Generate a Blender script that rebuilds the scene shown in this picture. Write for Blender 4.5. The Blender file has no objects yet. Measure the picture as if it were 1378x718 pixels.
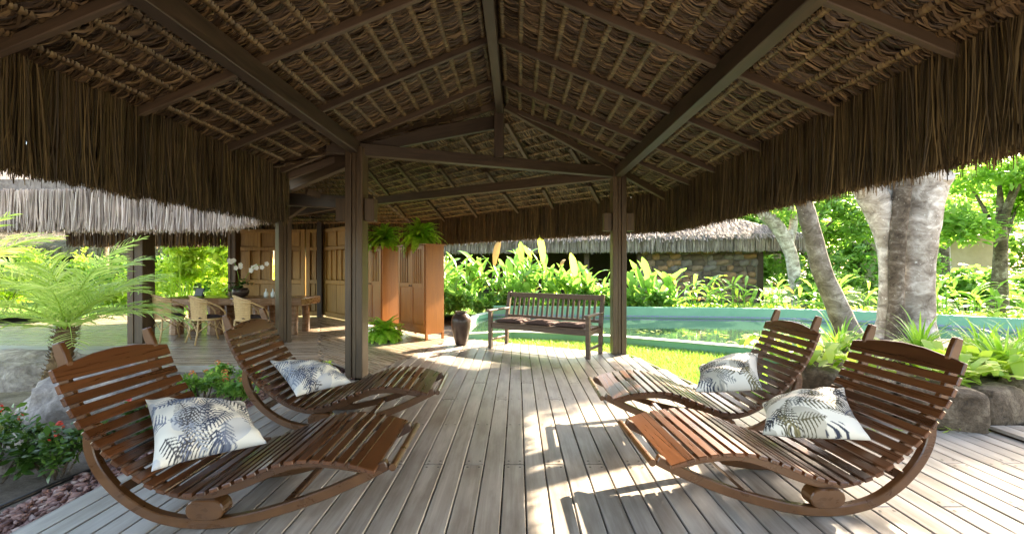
import bpy, math, random
import numpy as np
from mathutils import Vector, Matrix, noise
R = math.radians
rnd = random.Random(7)
nr = np.random.default_rng(11)
sc = bpy.context.scene
C = sc.collection

# ------------------------------------------------------------------ camera, sky, sun, exposure
cam = bpy.data.cameras.new('camera'); co = bpy.data.objects.new('camera', cam); C.objects.link(co)
co.location = (0, 0, 1.45); co.rotation_euler = (R(90), 0, 0)
cam.sensor_width = 36; cam.lens = 36 * 600 / 1378; cam.shift_x = -7 / 1378; cam.shift_y = 0.0
cam.clip_start = 0.05; cam.clip_end = 2000
sc.camera = co
SUN_EL, SUN = 30.5, Vector((1.29, 1.12, 0))
w = bpy.data.worlds.new('World'); sc.world = w; w.use_nodes = True
nt = w.node_tree
sky = nt.nodes.new('ShaderNodeTexSky'); sky.sky_type = 'NISHITA'; sky.sun_disc = False
sky.sun_elevation = R(SUN_EL); sky.sun_rotation = math.atan2(SUN.x, SUN.y)
sky.air_density = 1.0; sky.dust_density = 2.0; sky.ozone_density = 0.6
nt.links.new(sky.outputs[0], nt.nodes['Background'].inputs[0]); nt.nodes['Background'].inputs[1].default_value = 0.15
sl = bpy.data.lights.new('sun', 'SUN'); sl.energy = 5.0; sl.angle = R(0.53); sl.color = (1, 0.93, 0.82)
so = bpy.data.objects.new('sun', sl); C.objects.link(so)
sd = Vector((SUN.x, SUN.y, SUN.length * math.tan(R(SUN_EL)))).normalized()
so.rotation_euler = sd.to_track_quat('Z', 'Y').to_euler(); so.location = (20, 18, 20)
vs = sc.view_settings; vs.view_transform = 'Standard'; vs.look = 'None'; vs.exposure = 2.9; vs.gamma = 1; vs.use_curve_mapping = False
vs.use_white_balance = True; vs.white_balance_temperature = 7900; vs.white_balance_tint = 11
cy = sc.cycles
cy.max_bounces = 8; cy.diffuse_bounces = 5; cy.glossy_bounces = 3; cy.transmission_bounces = 3; cy.transparent_max_bounces = 6
cy.caustics_reflective = False; cy.caustics_refractive = False; cy.sample_clamp_indirect = 6
cy.use_denoising = True

# ------------------------------------------------------------------ helpers
WM = {}
def wm(o): return WM.get(o.name, Matrix()) if o else Matrix()
class MB:
    def __init__(s): s.v = []; s.f = []
    def add(s, vs, fs):
        n = len(s.v); s.v += [tuple(x) for x in vs]; s.f += [tuple(i + n for i in q) for q in fs]; return s
    def box(s, c, size, M=None):
        x, y, z = [k / 2 for k in size]; c = Vector(c)
        vs = [Vector((a * x, b * y, d * z)) for a in (-1, 1) for b in (-1, 1) for d in (-1, 1)]
        if M: vs = [M @ p for p in vs]
        return s.add([p + c for p in vs], [(0, 1, 3, 2), (4, 6, 7, 5), (0, 4, 5, 1), (2, 3, 7, 6), (0, 2, 6, 4), (1, 5, 7, 3)])
    def bar(s, p0, p1, wd, ht, up=(0, 0, 1)):
        p0, p1 = Vector(p0), Vector(p1); M = frame(p1 - p0, up)
        return s.box((p0 + p1) / 2, ((p1 - p0).length, wd, ht), M)
    def tube(s, pts, rad, n=8, caps=True, sq=1.0):
        pts = [Vector(p) for p in pts]; m = len(pts)
        if not hasattr(rad, '__len__'): rad = [rad] * m
        t = (pts[1] - pts[0]).normalized(); a = t.orthogonal().normalized(); vs = []
        for i, p in enumerate(pts):
            t = ((pts[min(i + 1, m - 1)] - pts[max(i - 1, 0)])).normalized()
            a = (a - t * a.dot(t)).normalized(); b = t.cross(a)
            for k in range(n):
                g = 2 * math.pi * k / n
                vs.append(p + (a * math.cos(g) + b * math.sin(g) * sq) * rad[i])
        fs = [(i * n + k, i * n + (k + 1) % n, (i + 1) * n + (k + 1) % n, (i + 1) * n + k) for i in range(m - 1) for k in range(n)]
        if caps: fs += [tuple(range(n))[::-1], tuple((m - 1) * n + k for k in range(n))]
        return s.add(vs, fs)
    def lathe(s, prof, c, n=24):
        c = Vector(c); vs = []
        for r_, z in prof:
            for k in range(n):
                g = 2 * math.pi * k / n; vs.append(c + Vector((r_ * math.cos(g), r_ * math.sin(g), z)))
        m = len(prof)
        fs = [(i * n + k, i * n + (k + 1) % n, (i + 1) * n + (k + 1) % n, (i + 1) * n + k) for i in range(m - 1) for k in range(n)]
        fs += [tuple(range(n))[::-1], tuple((m - 1) * n + k for k in range(n))]
        return s.add(vs, fs)
    def prism(s, poly, axis0, axis1):   # poly: list of 3d points, offset from axis0 to axis1
        a, b = Vector(axis0), Vector(axis1); n = len(poly); P = [Vector(p) for p in poly]
        return s.add([p + a for p in P] + [p + b for p in P], [tuple(range(n))[::-1], tuple(range(n, 2 * n))] + [(i, (i + 1) % n, n + (i + 1) % n, n + i) for i in range(n)])
    def sweep(s, path, depth, th, v):   # 2d path in (u,z), rectangular section, centred on y=v
        m = len(path); vs = []
        for i in range(m):
            a, b = Vector(path[max(i - 1, 0)]), Vector(path[min(i + 1, m - 1)]); t = (b - a).normalized(); nn = Vector((-t.y, t.x))
            d = depth[i] if hasattr(depth, '__len__') else depth
            for sg, tv in ((1, -1), (1, 1), (-1, 1), (-1, -1)):
                q = Vector(path[i]) + nn * sg * d / 2; vs.append((q.x, v + tv * th / 2, q.y))
        fs = [(i * 4 + k, i * 4 + (k + 1) % 4, (i + 1) * 4 + (k + 1) % 4, (i + 1) * 4 + k) for i in range(m - 1) for k in range(4)]
        return s.add(vs, fs + [(3, 2, 1, 0), tuple((m - 1) * 4 + k for k in range(4))])
    def np(s, V, F):
        n = len(s.v); s.v += [tuple(x) for x in V.tolist()]; s.f += [tuple(i + n for i in q) for q in F.tolist()]; return s
def frame(xdir, up=(0, 0, 1)):
    x = Vector(xdir).normalized(); z = Vector(up); z = z - x * z.dot(x)
    z = z.normalized() if z.length > 1e-5 else x.orthogonal().normalized()
    y = z.cross(x); return Matrix((x, y, z)).transposed()
def mesh_np(name, V, F, mat):
    me = bpy.data.meshes.new(name); n = len(F); k = F.shape[1]
    me.vertices.add(len(V)); me.vertices.foreach_set('co', np.asarray(V, np.float32).ravel())
    me.loops.add(n * k); me.loops.foreach_set('vertex_index', F.ravel().astype(np.int32))
    me.polygons.add(n); me.polygons.foreach_set('loop_start', np.arange(0, n * k, k, dtype=np.int32))
    me.update(calc_edges=True); me.materials.append(mat); return me
def mesh(name, mb, mat, smooth=False, fix=True):
    me = bpy.data.meshes.new(name); me.from_pydata(mb.v, [], mb.f); me.materials.append(mat)
    if fix:
        import bmesh
        bm = bmesh.new(); bm.from_mesh(me); bmesh.ops.recalc_face_normals(bm, faces=bm.faces); bm.to_mesh(me); bm.free()
    if smooth: me.polygons.foreach_set('use_smooth', [True] * len(me.polygons)); 
    me.update(); return me
def link(name, me, parent=None, M=None, bevel=0, kind=None, smooth_angle=None):
    o = bpy.data.objects.new(name, me); C.objects.link(o)
    M = M or Matrix()
    if parent: o.parent = parent; o.matrix_basis = wm(parent).inverted() @ M
    else: o.matrix_basis = M
    WM[o.name] = M
    if bevel:
        b = o.modifiers.new('edge', 'BEVEL'); b.width = bevel; b.segments = 2 if bevel > .006 else 1; b.limit_method = 'ANGLE'; b.angle_limit = R(40)
    if kind: o['kind'] = kind
    return o
def obj(name, mb, mat, parent=None, smooth=False, bevel=0, kind=None, M=None):
    return link(name, mesh(name, mb, mat, smooth), parent, M, bevel, kind)
def thing(name, label, cat, loc=(0, 0, 0), rz=0, group=None):
    o = bpy.data.objects.new(name, None); C.objects.link(o); o.empty_display_size = .2
    M = Matrix.Translation(loc) @ Matrix.Rotation(rz, 4, 'Z'); o.matrix_basis = M; WM[o.name] = M
    return tag(o, label, cat, group)
def tag(o, label, cat, group=None):
    o['label'] = label; o['category'] = cat
    if group: o['group'] = group
    return o
def kids(o): return [c for c in bpy.data.objects if c.parent == o]
def copy_tree(o, parent=None, ch=None):
    c = o.copy(); C.objects.link(c); c.parent = parent
    if parent is None: pass
    for k in list(o.children): copy_tree(k, c)
    return c
def beam(name, p0, p1, wd, ht, mat, parent=None, bevel=.006, up=(0, 0, 1)):
    p0, p1 = Vector(p0), Vector(p1); M = frame(p1 - p0, up).to_4x4(); M.translation = (p0 + p1) / 2
    return obj(name, MB().box((0, 0, 0), ((p1 - p0).length, wd, ht)), mat, parent, bevel=bevel, M=M)
def gp(px, py, z=0.0):     # photo pixel -> point at height z
    Y = 600 * (1.45 - z) / (py - 359.3); return Vector(((px - 696) / 600 * Y, Y, z))
def ip(px, py, Y): return Vector(((px - 696) / 600 * Y, Y, 1.45 - (py - 359.3) / 600 * Y))

# ------------------------------------------------------------------ materials
def mat_new(name):
    m = bpy.data.materials.new(name); m.use_nodes = True; t = m.node_tree
    return m, t, t.nodes['Principled BSDF']
def N(t, typ, **kw):
    n = t.nodes.new('ShaderNode' + typ)
    for k, v in kw.items():
        if k.startswith('i_'): n.inputs[k[2:]].default_value = v
        elif isinstance(k, str): setattr(n, k, v)
    return n
def ramp(t, stops):
    r = t.nodes.new('ShaderNodeValToRGB'); e = r.color_ramp.elements
    while len(e) < len(stops): e.new(.5)
    for x, (p, c) in zip(e, stops): x.position = p; x.color = (*c, 1)
    return r
def rgb(h): # sRGB 0-255 to linear
    return tuple(((x / 255) / 12.92 if x / 255 < .04045 else ((x / 255 + .055) / 1.055) ** 2.4) for x in h)
def wood(name, c1, c2, rough=.6, stretch=(1.2, 28, 28), tint=.35, bump=.15, coat=0, blotch=0, dirt=None):
    m, t, b = mat_new(name); L = t.links.new
    tc = N(t, 'TexCoord'); oi = N(t, 'ObjectInfo')
    add = N(t, 'VectorMath', operation='ADD'); mul = N(t, 'VectorMath', operation='SCALE'); mul.inputs[0].default_value = (17, 31, 23)
    L(oi.outputs['Random'], mul.inputs['Scale']); L(tc.outputs['Object'], add.inputs[0]); L(mul.outputs[0], add.inputs[1])
    mp = N(t, 'Mapping'); mp.inputs['Scale'].default_value = stretch; L(add.outputs[0], mp.inputs[0])
    n1 = N(t, 'TexNoise', i_Scale=1.0, i_Detail=7.0, i_Roughness=.62, i_Distortion=.8); L(mp.outputs[0], n1.inputs['Vector'])
    rp = ramp(t, [(.28, c1), (.5, tuple((a + d) / 2 for a, d in zip(c1, c2))), (.74, c2)]); L(n1.outputs[0], rp.inputs[0])
    hs = N(t, 'HueSaturation'); L(rp.outputs[0], hs.inputs['Color'])
    mr = N(t, 'MapRange'); mr.inputs[3].default_value = 1 - tint; mr.inputs[4].default_value = 1 + tint
    L(oi.outputs['Random'], mr.inputs[0]); L(mr.outputs[0], hs.inputs['Value'])
    out = hs.outputs[0]
    if blotch:
        n2 = N(t, 'TexNoise', i_Scale=2.6, i_Detail=5.0, i_Roughness=.6); mp2 = N(t, 'Mapping'); mp2.inputs['Scale'].default_value = (.6, 2.5, 2.5)
        L(add.outputs[0], mp2.inputs[0]); L(mp2.outputs[0], n2.inputs['Vector'])
        rb = ramp(t, [(.36, dirt or (.35, .3, .26)), (.6, (1, 1, 1))]); L(n2.outputs[0], rb.inputs[0])
        mx = N(t, 'MixRGB', blend_type='MULTIPLY'); mx.inputs[0].default_value = blotch; L(out, mx.inputs[1]); L(rb.outputs[0], mx.inputs[2]); out = mx.outputs[0]
    L(out, b.inputs['Base Color']); b.inputs['Roughness'].default_value = rough
    rr = N(t, 'MapRange'); rr.inputs[3].default_value = max(.08, rough - .16); rr.inputs[4].default_value = min(1, rough + .16); L(n1.outputs[0], rr.inputs[0]); L(rr.outputs[0], b.inputs['Roughness'])
    b.inputs['Coat Weight'].default_value = coat; b.inputs['Coat Roughness'].default_value = .22
    bp = N(t, 'Bump', i_Strength=bump, i_Distance=.01); L(n1.outputs[0], bp.inputs['Height']); L(bp.outputs[0], b.inputs['Normal'])
    return m
def leaf(name, dark, light, trans=.42, rough=.45, tcol=None, spread=(.1, .9)):
    m, t, b = mat_new(name); L = t.links.new
    g = N(t, 'NewGeometry'); oi = N(t, 'ObjectInfo')
    ad = N(t, 'Math', operation='MULTIPLY_ADD'); ad.inputs[1].default_value = .7; mu = N(t, 'Math', operation='MULTIPLY'); mu.inputs[1].default_value = .3
    L(oi.outputs['Random'], mu.inputs[0]); L(g.outputs['Random Per Island'], ad.inputs[0]); L(mu.outputs[0], ad.inputs[2])
    rp = ramp(t, [(spread[0], dark), (spread[1], light)]); L(ad.outputs[0], rp.inputs[0])
    L(rp.outputs[0], b.inputs['Base Color']); b.inputs['Roughness'].default_value = rough
    tr = N(t, 'BsdfTranslucent'); hs = N(t, 'HueSaturation'); hs.inputs['Value'].default_value = 1.9; hs.inputs['Saturation'].default_value = 1.05; hs.inputs['Hue'].default_value = .497
    L(rp.outputs[0], hs.inputs['Color']); L(hs.outputs[0], tr.inputs[0])
    mx = N(t, 'MixShader'); mx.inputs[0].default_value = trans; L(b.outputs[0], mx.inputs[1]); L(tr.outputs[0], mx.inputs[2])
    L(mx.outputs[0], t.nodes['Material Output'].inputs[0]); return m
def strand(name, stops, rough=.8, trans=.15):
    m, t, b = mat_new(name); L = t.links.new
    g = N(t, 'NewGeometry'); rp = ramp(t, stops); L(g.outputs['Random Per Island'], rp.inputs[0])
    n = N(t, 'TexNoise', i_Scale=3.0, i_Detail=4.0); tc = N(t, 'TexCoord'); L(tc.outputs['Object'], n.inputs['Vector'])
    r2 = ramp(t, [(.3, (.6, .6, .6)), (.7, (1.15, 1.12, 1.1))]); L(n.outputs[0], r2.inputs[0])
    mx = N(t, 'MixRGB', blend_type='MULTIPLY'); mx.inputs[0].default_value = .8; L(rp.outputs[0], mx.inputs[1]); L(r2.outputs[0], mx.inputs[2])
    L(mx.outputs[0], b.inputs['Base Color']); b.inputs['Roughness'].default_value = rough
    if trans:
        tr = N(t, 'BsdfTranslucent'); L(mx.outputs[0], tr.inputs[0]); ms = N(t, 'MixShader'); ms.inputs[0].default_value = trans
        L(b.outputs[0], ms.inputs[1]); L(tr.outputs[0], ms.inputs[2]); L(ms.outputs[0], t.nodes['Material Output'].inputs[0])
    return m
def noisy(name, stops, scale=4, rough=.85, bump=.3, bdist=.02, detail=8, spec=.3, vor=None):
    m, t, b = mat_new(name); L = t.links.new
    tc = N(t, 'TexCoord'); oi = N(t, 'ObjectInfo'); add = N(t, 'VectorMath', operation='ADD'); mul = N(t, 'VectorMath', operation='SCALE'); mul.inputs[0].default_value = (7, 13, 5)
    L(oi.outputs['Random'], mul.inputs['Scale']); L(tc.outputs['Object'], add.inputs[0]); L(mul.outputs[0], add.inputs[1])
    n = N(t, 'TexNoise', i_Scale=scale, i_Detail=detail, i_Roughness=.65, i_Distortion=.4); L(add.outputs[0], n.inputs['Vector'])
    rp = ramp(t, stops); L(n.outputs[0], rp.inputs[0]); out = rp.outputs[0]
    if vor:
        n2 = N(t, 'TexNoise', i_Scale=vor, i_Detail=6.0, i_Roughness=.7); L(add.outputs[0], n2.inputs['Vector']); r2 = ramp(t, [(.35, (.55, .53, .5)), (.65, (1.2, 1.2, 1.2))]); L(n2.outputs[0], r2.inputs[0])
        mx = N(t, 'MixRGB', blend_type='MULTIPLY'); mx.inputs[0].default_value = .8; L(out, mx.inputs[1]); L(r2.outputs[0], mx.inputs[2]); out = mx.outputs[0]
    L(out, b.inputs['Base Color']); b.inputs['Roughness'].default_value = rough; b.inputs['Specular IOR Level'].default_value = spec
    bp = N(t, 'Bump', i_Strength=bump, i_Distance=bdist); L(n.outputs[0], bp.inputs['Height']); L(bp.outputs[0], b.inputs['Normal'])
    return m
def plain(name, c, rough=.5, spec=.5, coat=0):
    m, t, b = mat_new(name); b.inputs['Base Color'].default_value = (*c, 1); b.inputs['Roughness'].default_value = rough; b.inputs['Specular IOR Level'].default_value = spec; b.inputs['Coat Weight'].default_value = coat
    return m
M_DECK = wood('weathered_deck_wood', (.27, .237, .203), (.47, .432, .388), .38, (1.0, 22, 22), .13, .10, 0, .75, (.50, .44, .39))
M_FLOOR = wood('brown_deck_wood', (.29, .22, .155), (.48, .385, .29), .28, (1.0, 24, 24), .14, .08, 0, .5)
M_BEAM = wood('dark_beam_wood', (.026, .016, .0095), (.078, .049, .029), .55, (1.6, 26, 26), .2, .2, 0, .5)
M_POST = wood('post_wood', (.045, .026, .012), (.125, .078, .039), .5, (1.6, 26, 26), .15, .2, 0, .4)
M_RAFT = wood('rafter_wood', (.042, .026, .016), (.10, .065, .04), .6, (2, 30, 30), .2, .2)
M_LOUNGE = wood('varnished_red_wood', (.045, .0155, .006), (.125, .044, .015), .30, (1.6, 30, 30), .30, .05, .35)
M_RAIL = wood('varnished_rail_wood', (.060, .023, .007), (.12, .048, .0145), .30, (5, 9, 9), .12, .03, .35)
M_GOLD = wood('golden_panel_wood', (.24, .125, .028), (.43, .25, .07), .45, (18, 18, 1.6), .12, .08, .1)
M_WARD = wood('orange_cabinet_wood', (.21, .066, .010), (.35, .122, .022), .38, (16, 16, 1.4), .1, .06, .15)
M_TABLE = wood('slab_table_wood', (.13, .055, .022), (.30, .15, .065), .28, (1.2, 14, 14), .15, .06, .3)
M_BENCH = wood('dark_bench_wood', (.06, .036, .024), (.14, .088, .06), .45, (2, 30, 30), .2, .1)
M_RATT = wood('rattan_cane', (.42, .26, .11), (.66, .46, .23), .5, (22, 22, 22), .1, .3)
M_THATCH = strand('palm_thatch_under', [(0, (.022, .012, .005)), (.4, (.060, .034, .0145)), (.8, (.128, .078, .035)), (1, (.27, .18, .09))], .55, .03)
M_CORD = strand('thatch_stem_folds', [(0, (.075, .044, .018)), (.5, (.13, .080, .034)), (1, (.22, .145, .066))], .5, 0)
M_FRINGE = strand('palm_thatch_fringe', [(0, (.028, .0175, .007)), (.4, (.066, .042, .016)), (.8, (.12, .080, .031)), (1, (.215, .148, .062))], .65, .10)
M_GREYTH = strand('weathered_lit_thatch', [(0, (.33, .245, .195)), (.4, (.50, .395, .335)), (.75, (.64, .54, .47)), (1, (.77, .68, .61))], .85, .2)  # weathered straw made paler, its colour carries the brightness of a lit fringe
M_SLAB = noisy('thatch_mass', [(.3, (.022, .014, .008)), (.7, (.06, .038, .02))], 14, .95, .6, .03)
M_GSLAB = noisy('weathered_thatch_mass', [(.3, (.13, .105, .09)), (.7, (.30, .26, .23))], 12, .95, .6, .03)
M_ALMOND = leaf('palm_leaf', (.20, .32, .055), (.46, .58, .17), .42, .4)
M_HELI = leaf('heliconia_leaf', (.07, .20, .035), (.24, .42, .10), .38, .38)
M_FERN2 = leaf('bright_fern_leaf', (.20, .42, .04), (.46, .64, .11), .5, .5)
M_DRY = leaf('dry_leaf', (.22, .13, .04), (.40, .26, .09), .2, .6)
M_FERN = leaf('fern_leaf', (.10, .28, .025), (.32, .52, .07), .48, .5)
M_IXORA = leaf('ixora_leaf', (.025, .075, .012), (.10, .20, .035), .25, .3)
M_TREE = leaf('tree_leaf', (.06, .16, .028), (.23, .40, .08), .42, .45)
M_TREE2 = leaf('light_tree_leaf', (.10, .25, .035), (.28, .46, .10), .45, .45)
M_SHRUB = leaf('garden_shrub_leaf', (.07, .20, .03), (.24, .41, .085), .42, .42)
M_YELLOW = leaf('yellow_green_leaf', (.22, .36, .04), (.50, .60, .12), .42, .45)
M_LILY = leaf('strap_leaf', (.08, .22, .025), (.28, .46, .07), .38, .35)
M_GRASS = leaf('grass_blade', (.10, .24, .03), (.24, .39, .075), .38, .5)
M_LAWN = noisy('lawn_ground', [(.3, (.07, .18, .025)), (.7, (.17, .31, .05))], 9, .95, .5, .03, vor=90)
M_SOIL = noisy('sandy_soil', [(.3, (.11, .085, .065)), (.7, (.27, .225, .18))], 5, .95, .5, .03, vor=60)
M_SOILD = noisy('planter_soil', [(.3, (.05, .035, .025)), (.7, (.17, .12, .085))], 12, .95, .7, .04, vor=70)
def bark(name, c0, c1, c2):
    m, t, b = mat_new(name); L = t.links.new
    tc = N(t, 'TexCoord'); mp = N(t, 'Mapping'); mp.inputs['Scale'].default_value = (1, 1, 1.5); L(tc.outputs['Object'], mp.inputs[0])
    n = N(t, 'TexNoise', i_Scale=5.0, i_Detail=9.0, i_Roughness=.7, i_Distortion=.6); L(mp.outputs[0], n.inputs['Vector'])
    rp = ramp(t, [(.34, c0), (.52, c1), (.66, c2)]); L(n.outputs[0], rp.inputs[0])
    n2 = N(t, 'TexNoise', i_Scale=30.0, i_Detail=3.0); L(tc.outputs['Object'], n2.inputs['Vector']); r2 = ramp(t, [(.66, (0, 0, 0)), (.72, (1, 1, 1))]); L(n2.outputs[0], r2.inputs[0])
    n3 = N(t, 'TexNoise', i_Scale=1.6, i_Detail=4.0); L(tc.outputs['Object'], n3.inputs['Vector']); r3 = ramp(t, [(.4, (.62, .6, .56)), (.62, (1.1, 1.1, 1.1))]); L(n3.outputs[0], r3.inputs[0])
    mx = N(t, 'MixRGB'); L(r2.outputs[0], mx.inputs[0]); L(rp.outputs[0], mx.inputs[1]); mx.inputs[2].default_value = (*[min(.8, k * 1.15) for k in c2], 1)
    m2 = N(t, 'MixRGB', blend_type='MULTIPLY'); m2.inputs[0].default_value = .85; L(mx.outputs[0], m2.inputs[1]); L(r3.outputs[0], m2.inputs[2]); L(m2.outputs[0], b.inputs['Base Color'])
    b.inputs['Roughness'].default_value = .9; b.inputs['Specular IOR Level'].default_value = .2
    bp = N(t, 'Bump', i_Strength=.7, i_Distance=.03); L(n.outputs[0], bp.inputs['Height']); L(bp.outputs[0], b.inputs['Normal']); return m
M_BARKT = bark('grey_brown_bark', (.12, .098, .075), (.27, .232, .19), (.48, .44, .385))
M_ROCK = noisy('grey_boulder', [(.25, (.10, .085, .075)), (.5, (.29, .255, .23)), (.72, (.55, .505, .465))], 3.4, .85, .9, .08, 10, vor=16)
M_STONE = noisy('planter_stone', [(.25, (.040, .029, .020)), (.5, (.13, .095, .066)), (.75, (.31, .25, .185))], 7, .85, 1.0, .07, 10, vor=30)
def hutstone():
    m, t, b = mat_new('hut_wall_stone'); L = t.links.new; oi = N(t, 'ObjectInfo'); rp = ramp(t, [(0, (.10, .075, .055)), (.3, (.22, .155, .105)), (.55, (.27, .16, .085)), (.8, (.17, .15, .135)), (1, (.33, .26, .2))]); rp.color_ramp.interpolation = 'CONSTANT'
    L(oi.outputs['Random'], rp.inputs[0]); n = N(t, 'TexNoise', i_Scale=9.0, i_Detail=5.0); tc = N(t, 'TexCoord'); L(tc.outputs['Object'], n.inputs['Vector']); r2 = ramp(t, [(.3, (.6, .6, .6)), (.7, (1.2, 1.2, 1.2))]); L(n.outputs[0], r2.inputs[0])
    mx = N(t, 'MixRGB', blend_type='MULTIPLY'); mx.inputs[0].default_value = 1; L(rp.outputs[0], mx.inputs[1]); L(r2.outputs[0], mx.inputs[2]); L(mx.outputs[0], b.inputs['Base Color']); b.inputs['Roughness'].default_value = .85; return m
M_HSTONE = hutstone()
M_MORTAR = noisy('mortar', [(.3, (.10, .08, .06)), (.7, (.2, .17, .13))], 16, .95, .5, .02)
M_PEB = strand('red_pebble', [(0, (.13, .055, .045)), (.4, (.27, .14, .115)), (.75, (.38, .22, .185)), (1, (.50, .36, .31))], .75, 0)
M_BARK = bark('pale_bark', (.19, .155, .125), (.46, .41, .355), (.76, .72, .66))
M_BARKD = bark('brown_bark', (.055, .041, .03), (.15, .118, .088), (.34, .30, .25))
M_PALMT = noisy('fibrous_palm_trunk', [(.3, (.06, .035, .018)), (.7, (.24, .15, .075))], 18, .95, .8, .03)
M_POOL = noisy('green_pool_paint', [(.3, (.17, .42, .27)), (.7, (.22, .49, .33))], 3, .6, .05, .01)
M_TILE = plain('blue_waterline_tile', (.24, .30, .42), .35)
M_RIM = plain('pale_pool_rim', (.62, .70, .62), .5)
M_CERAM = noisy('dark_ceramic', [(.3, (.035, .022, .018)), (.7, (.075, .05, .04))], 6, .28, .05, .01)
M_BLACK = plain('black_plastic', (.015, .015, .017), .4)
M_DARK = plain('interior_shade', (.03, .026, .022), .9)  # near-black colour stands in for the shade inside cabinets and huts
M_CUSH = noisy('brown_cushion_cloth', [(.3, (.085, .05, .045)), (.7, (.14, .09, .08))], 30, .9, .2, .01)
M_SEATPAD = noisy('dark_seat_pad_cloth', [(.3, (.03, .022, .022)), (.7, (.06, .045, .045))], 30, .9, .2, .01)
M_RED = plain('red_flower_petal', (.62, .06, .035), .6)
M_ORANGE = plain('orange_flower_petal', (.70, .24, .07), .6)
M_WHITE = plain('white_orchid_petal', (.82, .80, .76), .5)
M_HUT = strand('hut_thatch', [(0, (.14, .115, .095)), (.4, (.26, .22, .19)), (.75, (.38, .335, .30)), (1, (.52, .47, .43))], .85, .1)
M_GLASS = plain('clear_glass_like', (.65, .68, .66), .08)
M_SCREW = plain('screw_steel', (.05, .045, .04), .5)
def water_mat():
    m, t, b = mat_new('pool_water'); L = t.links.new
    b.inputs['Base Color'].default_value = (.035, .075, .05, 1); b.inputs['Roughness'].default_value = .035; b.inputs['IOR'].default_value = 1.33; b.inputs['Specular IOR Level'].default_value = .9
    n = N(t, 'TexNoise', i_Scale=5.0, i_Detail=3.0); tc = N(t, 'TexCoord'); L(tc.outputs['Object'], n.inputs['Vector'])
    bp = N(t, 'Bump', i_Strength=.12, i_Distance=.02); L(n.outputs[0], bp.inputs['Height']); L(bp.outputs[0], b.inputs['Normal']); return m
M_WATER = water_mat()
def fabric_mat():
    m, t, b = mat_new('printed_cotton'); L = t.links.new
    a = N(t, 'VertexColor', layer_name='print'); L(a.outputs[0], b.inputs['Base Color']); b.inputs['Roughness'].default_value = .85; b.inputs['Specular IOR Level'].default_value = .2
    n = N(t, 'TexNoise', i_Scale=420.0, i_Detail=2.0); tc = N(t, 'TexCoord'); L(tc.outputs['Object'], n.inputs['Vector'])
    bp = N(t, 'Bump', i_Strength=.12, i_Distance=.002); L(n.outputs[0], bp.inputs['Height']); L(bp.outputs[0], b.inputs['Normal']); return m
M_PRINT = fabric_mat()

# ------------------------------------------------------------------ ribbons in bulk (numpy)
def ribbons(P, W):
    """P: (n,k,3) centre lines, W: (n,k,3) half-width vectors -> V,F quads."""
    n, k, _ = P.shape
    V = np.stack([P - W, P + W], axis=2).reshape(n * k * 2, 3)
    b = (np.arange(n) * k * 2)[:, None] + (np.arange(k - 1) * 2)[None, :]
    F = np.stack([b, b + 1, b + 3, b + 2], axis=-1).reshape(-1, 4); return V, F
def unit(a): return a / (np.linalg.norm(a, axis=-1, keepdims=True) + 1e-9)
def leaf_cloud(centres, radii, per, size, flat=.5, droop=0.0, aspect=.45, shell=.55):
    """many small bent leaves spread in ellipsoid clumps"""
    Vs = []; 
    for c, r in zip(centres, radii):
        m = per; d = unit(nr.normal(size=(m, 3))); q = (shell + (1 - shell) * nr.random((m, 1))) * (nr.random((m, 1)) ** .25)
        Vs.append(np.asarray(c) + d * q * np.asarray(r))
    P0 = np.concatenate(Vs); n = len(P0)
    t = unit(nr.normal(size=(n, 3)) * [1, 1, flat] + [0, 0, -droop]); L = size * (.6 + .8 * nr.random((n, 1)))
    s = unit(np.cross(t, unit(nr.normal(size=(n, 3)) * [.6, .6, 0] + [0, 0, 1])))
    nn = np.cross(s, t)
    P = np.stack([P0, P0 + t * L * .5 + nn * L * .08, P0 + t * L - nn * L * .06], 1)
    Wd = np.stack([s * L * .08, s * L * aspect * .5, s * L * .05], 1)
    return ribbons(P, Wd)
def stuff_mesh(name, V, F, mat, parent=None, kind='stuff'):
    return link(name, mesh_np(name, V, F, mat), parent, None, 0, kind)

# ------------------------------------------------------------------ the setting: ground, soil, lawn, pool
def sheet(name, pts, z, mat, kind='structure'):
    o = obj(name, MB().add([(x, y, z) for x, y in pts], [tuple(range(len(pts)))]), mat, kind=kind); return o
sheet('ground', [(-600, -600), (600, -600), (600, 600), (-600, 600)], -.30, M_SOIL)
sheet('lawn', [(-1.3, 8.95), (-1.0, 9.05), (0, 9.4), (2.12, 8.65), (4.0, 7.55), (3.2, 5.0), (2.6, 4.6), (1.2, 5.4), (-2.2, 7.0), (-5.2, 13.0), (-1.15, 15), (-1.15, 9.05)][:8] + [(-2.2, 7.6)], -.065, M_LAWN)
sheet('garden_lawn', [(-80, 13.7), (-1.2, 13.7), (-1.2, 60), (-80, 60)], -.10, M_LAWN)
sheet('flower_bed', [(-14, -1.5), (-2.5, -1.5), (-2.5, 7.4), (-14, 7.4)], -.10, M_SOIL)
POOL_NEAR = [(-1.02, 9.05), (-.09, 9.35), (1.0, 9.1), (2.12, 8.62), (3.0, 8.1), (3.94, 7.5), (5.2, 6.95), (7, 6.6), (9, 6.5), (11, 6.7)]
POOL_FAR = [(13.6, 8.6), (12.6, 9.3), (11.2, 9.95), (10.6, 10.5), (9.5, 11.4), (8.1, 12.1), (6, 12.6), (4.3, 12.75), (1.8, 13.0), (-.7, 13.2)]
pool_poly = POOL_NEAR + [(13, 7.4)] + POOL_FAR + [(-1.15, 12.2), (-1.2, 10.6)]
pool = thing('garden_pool', 'low curved green painted pool with water beyond the wooden bench', 'pool', (3, 10, 0))
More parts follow.
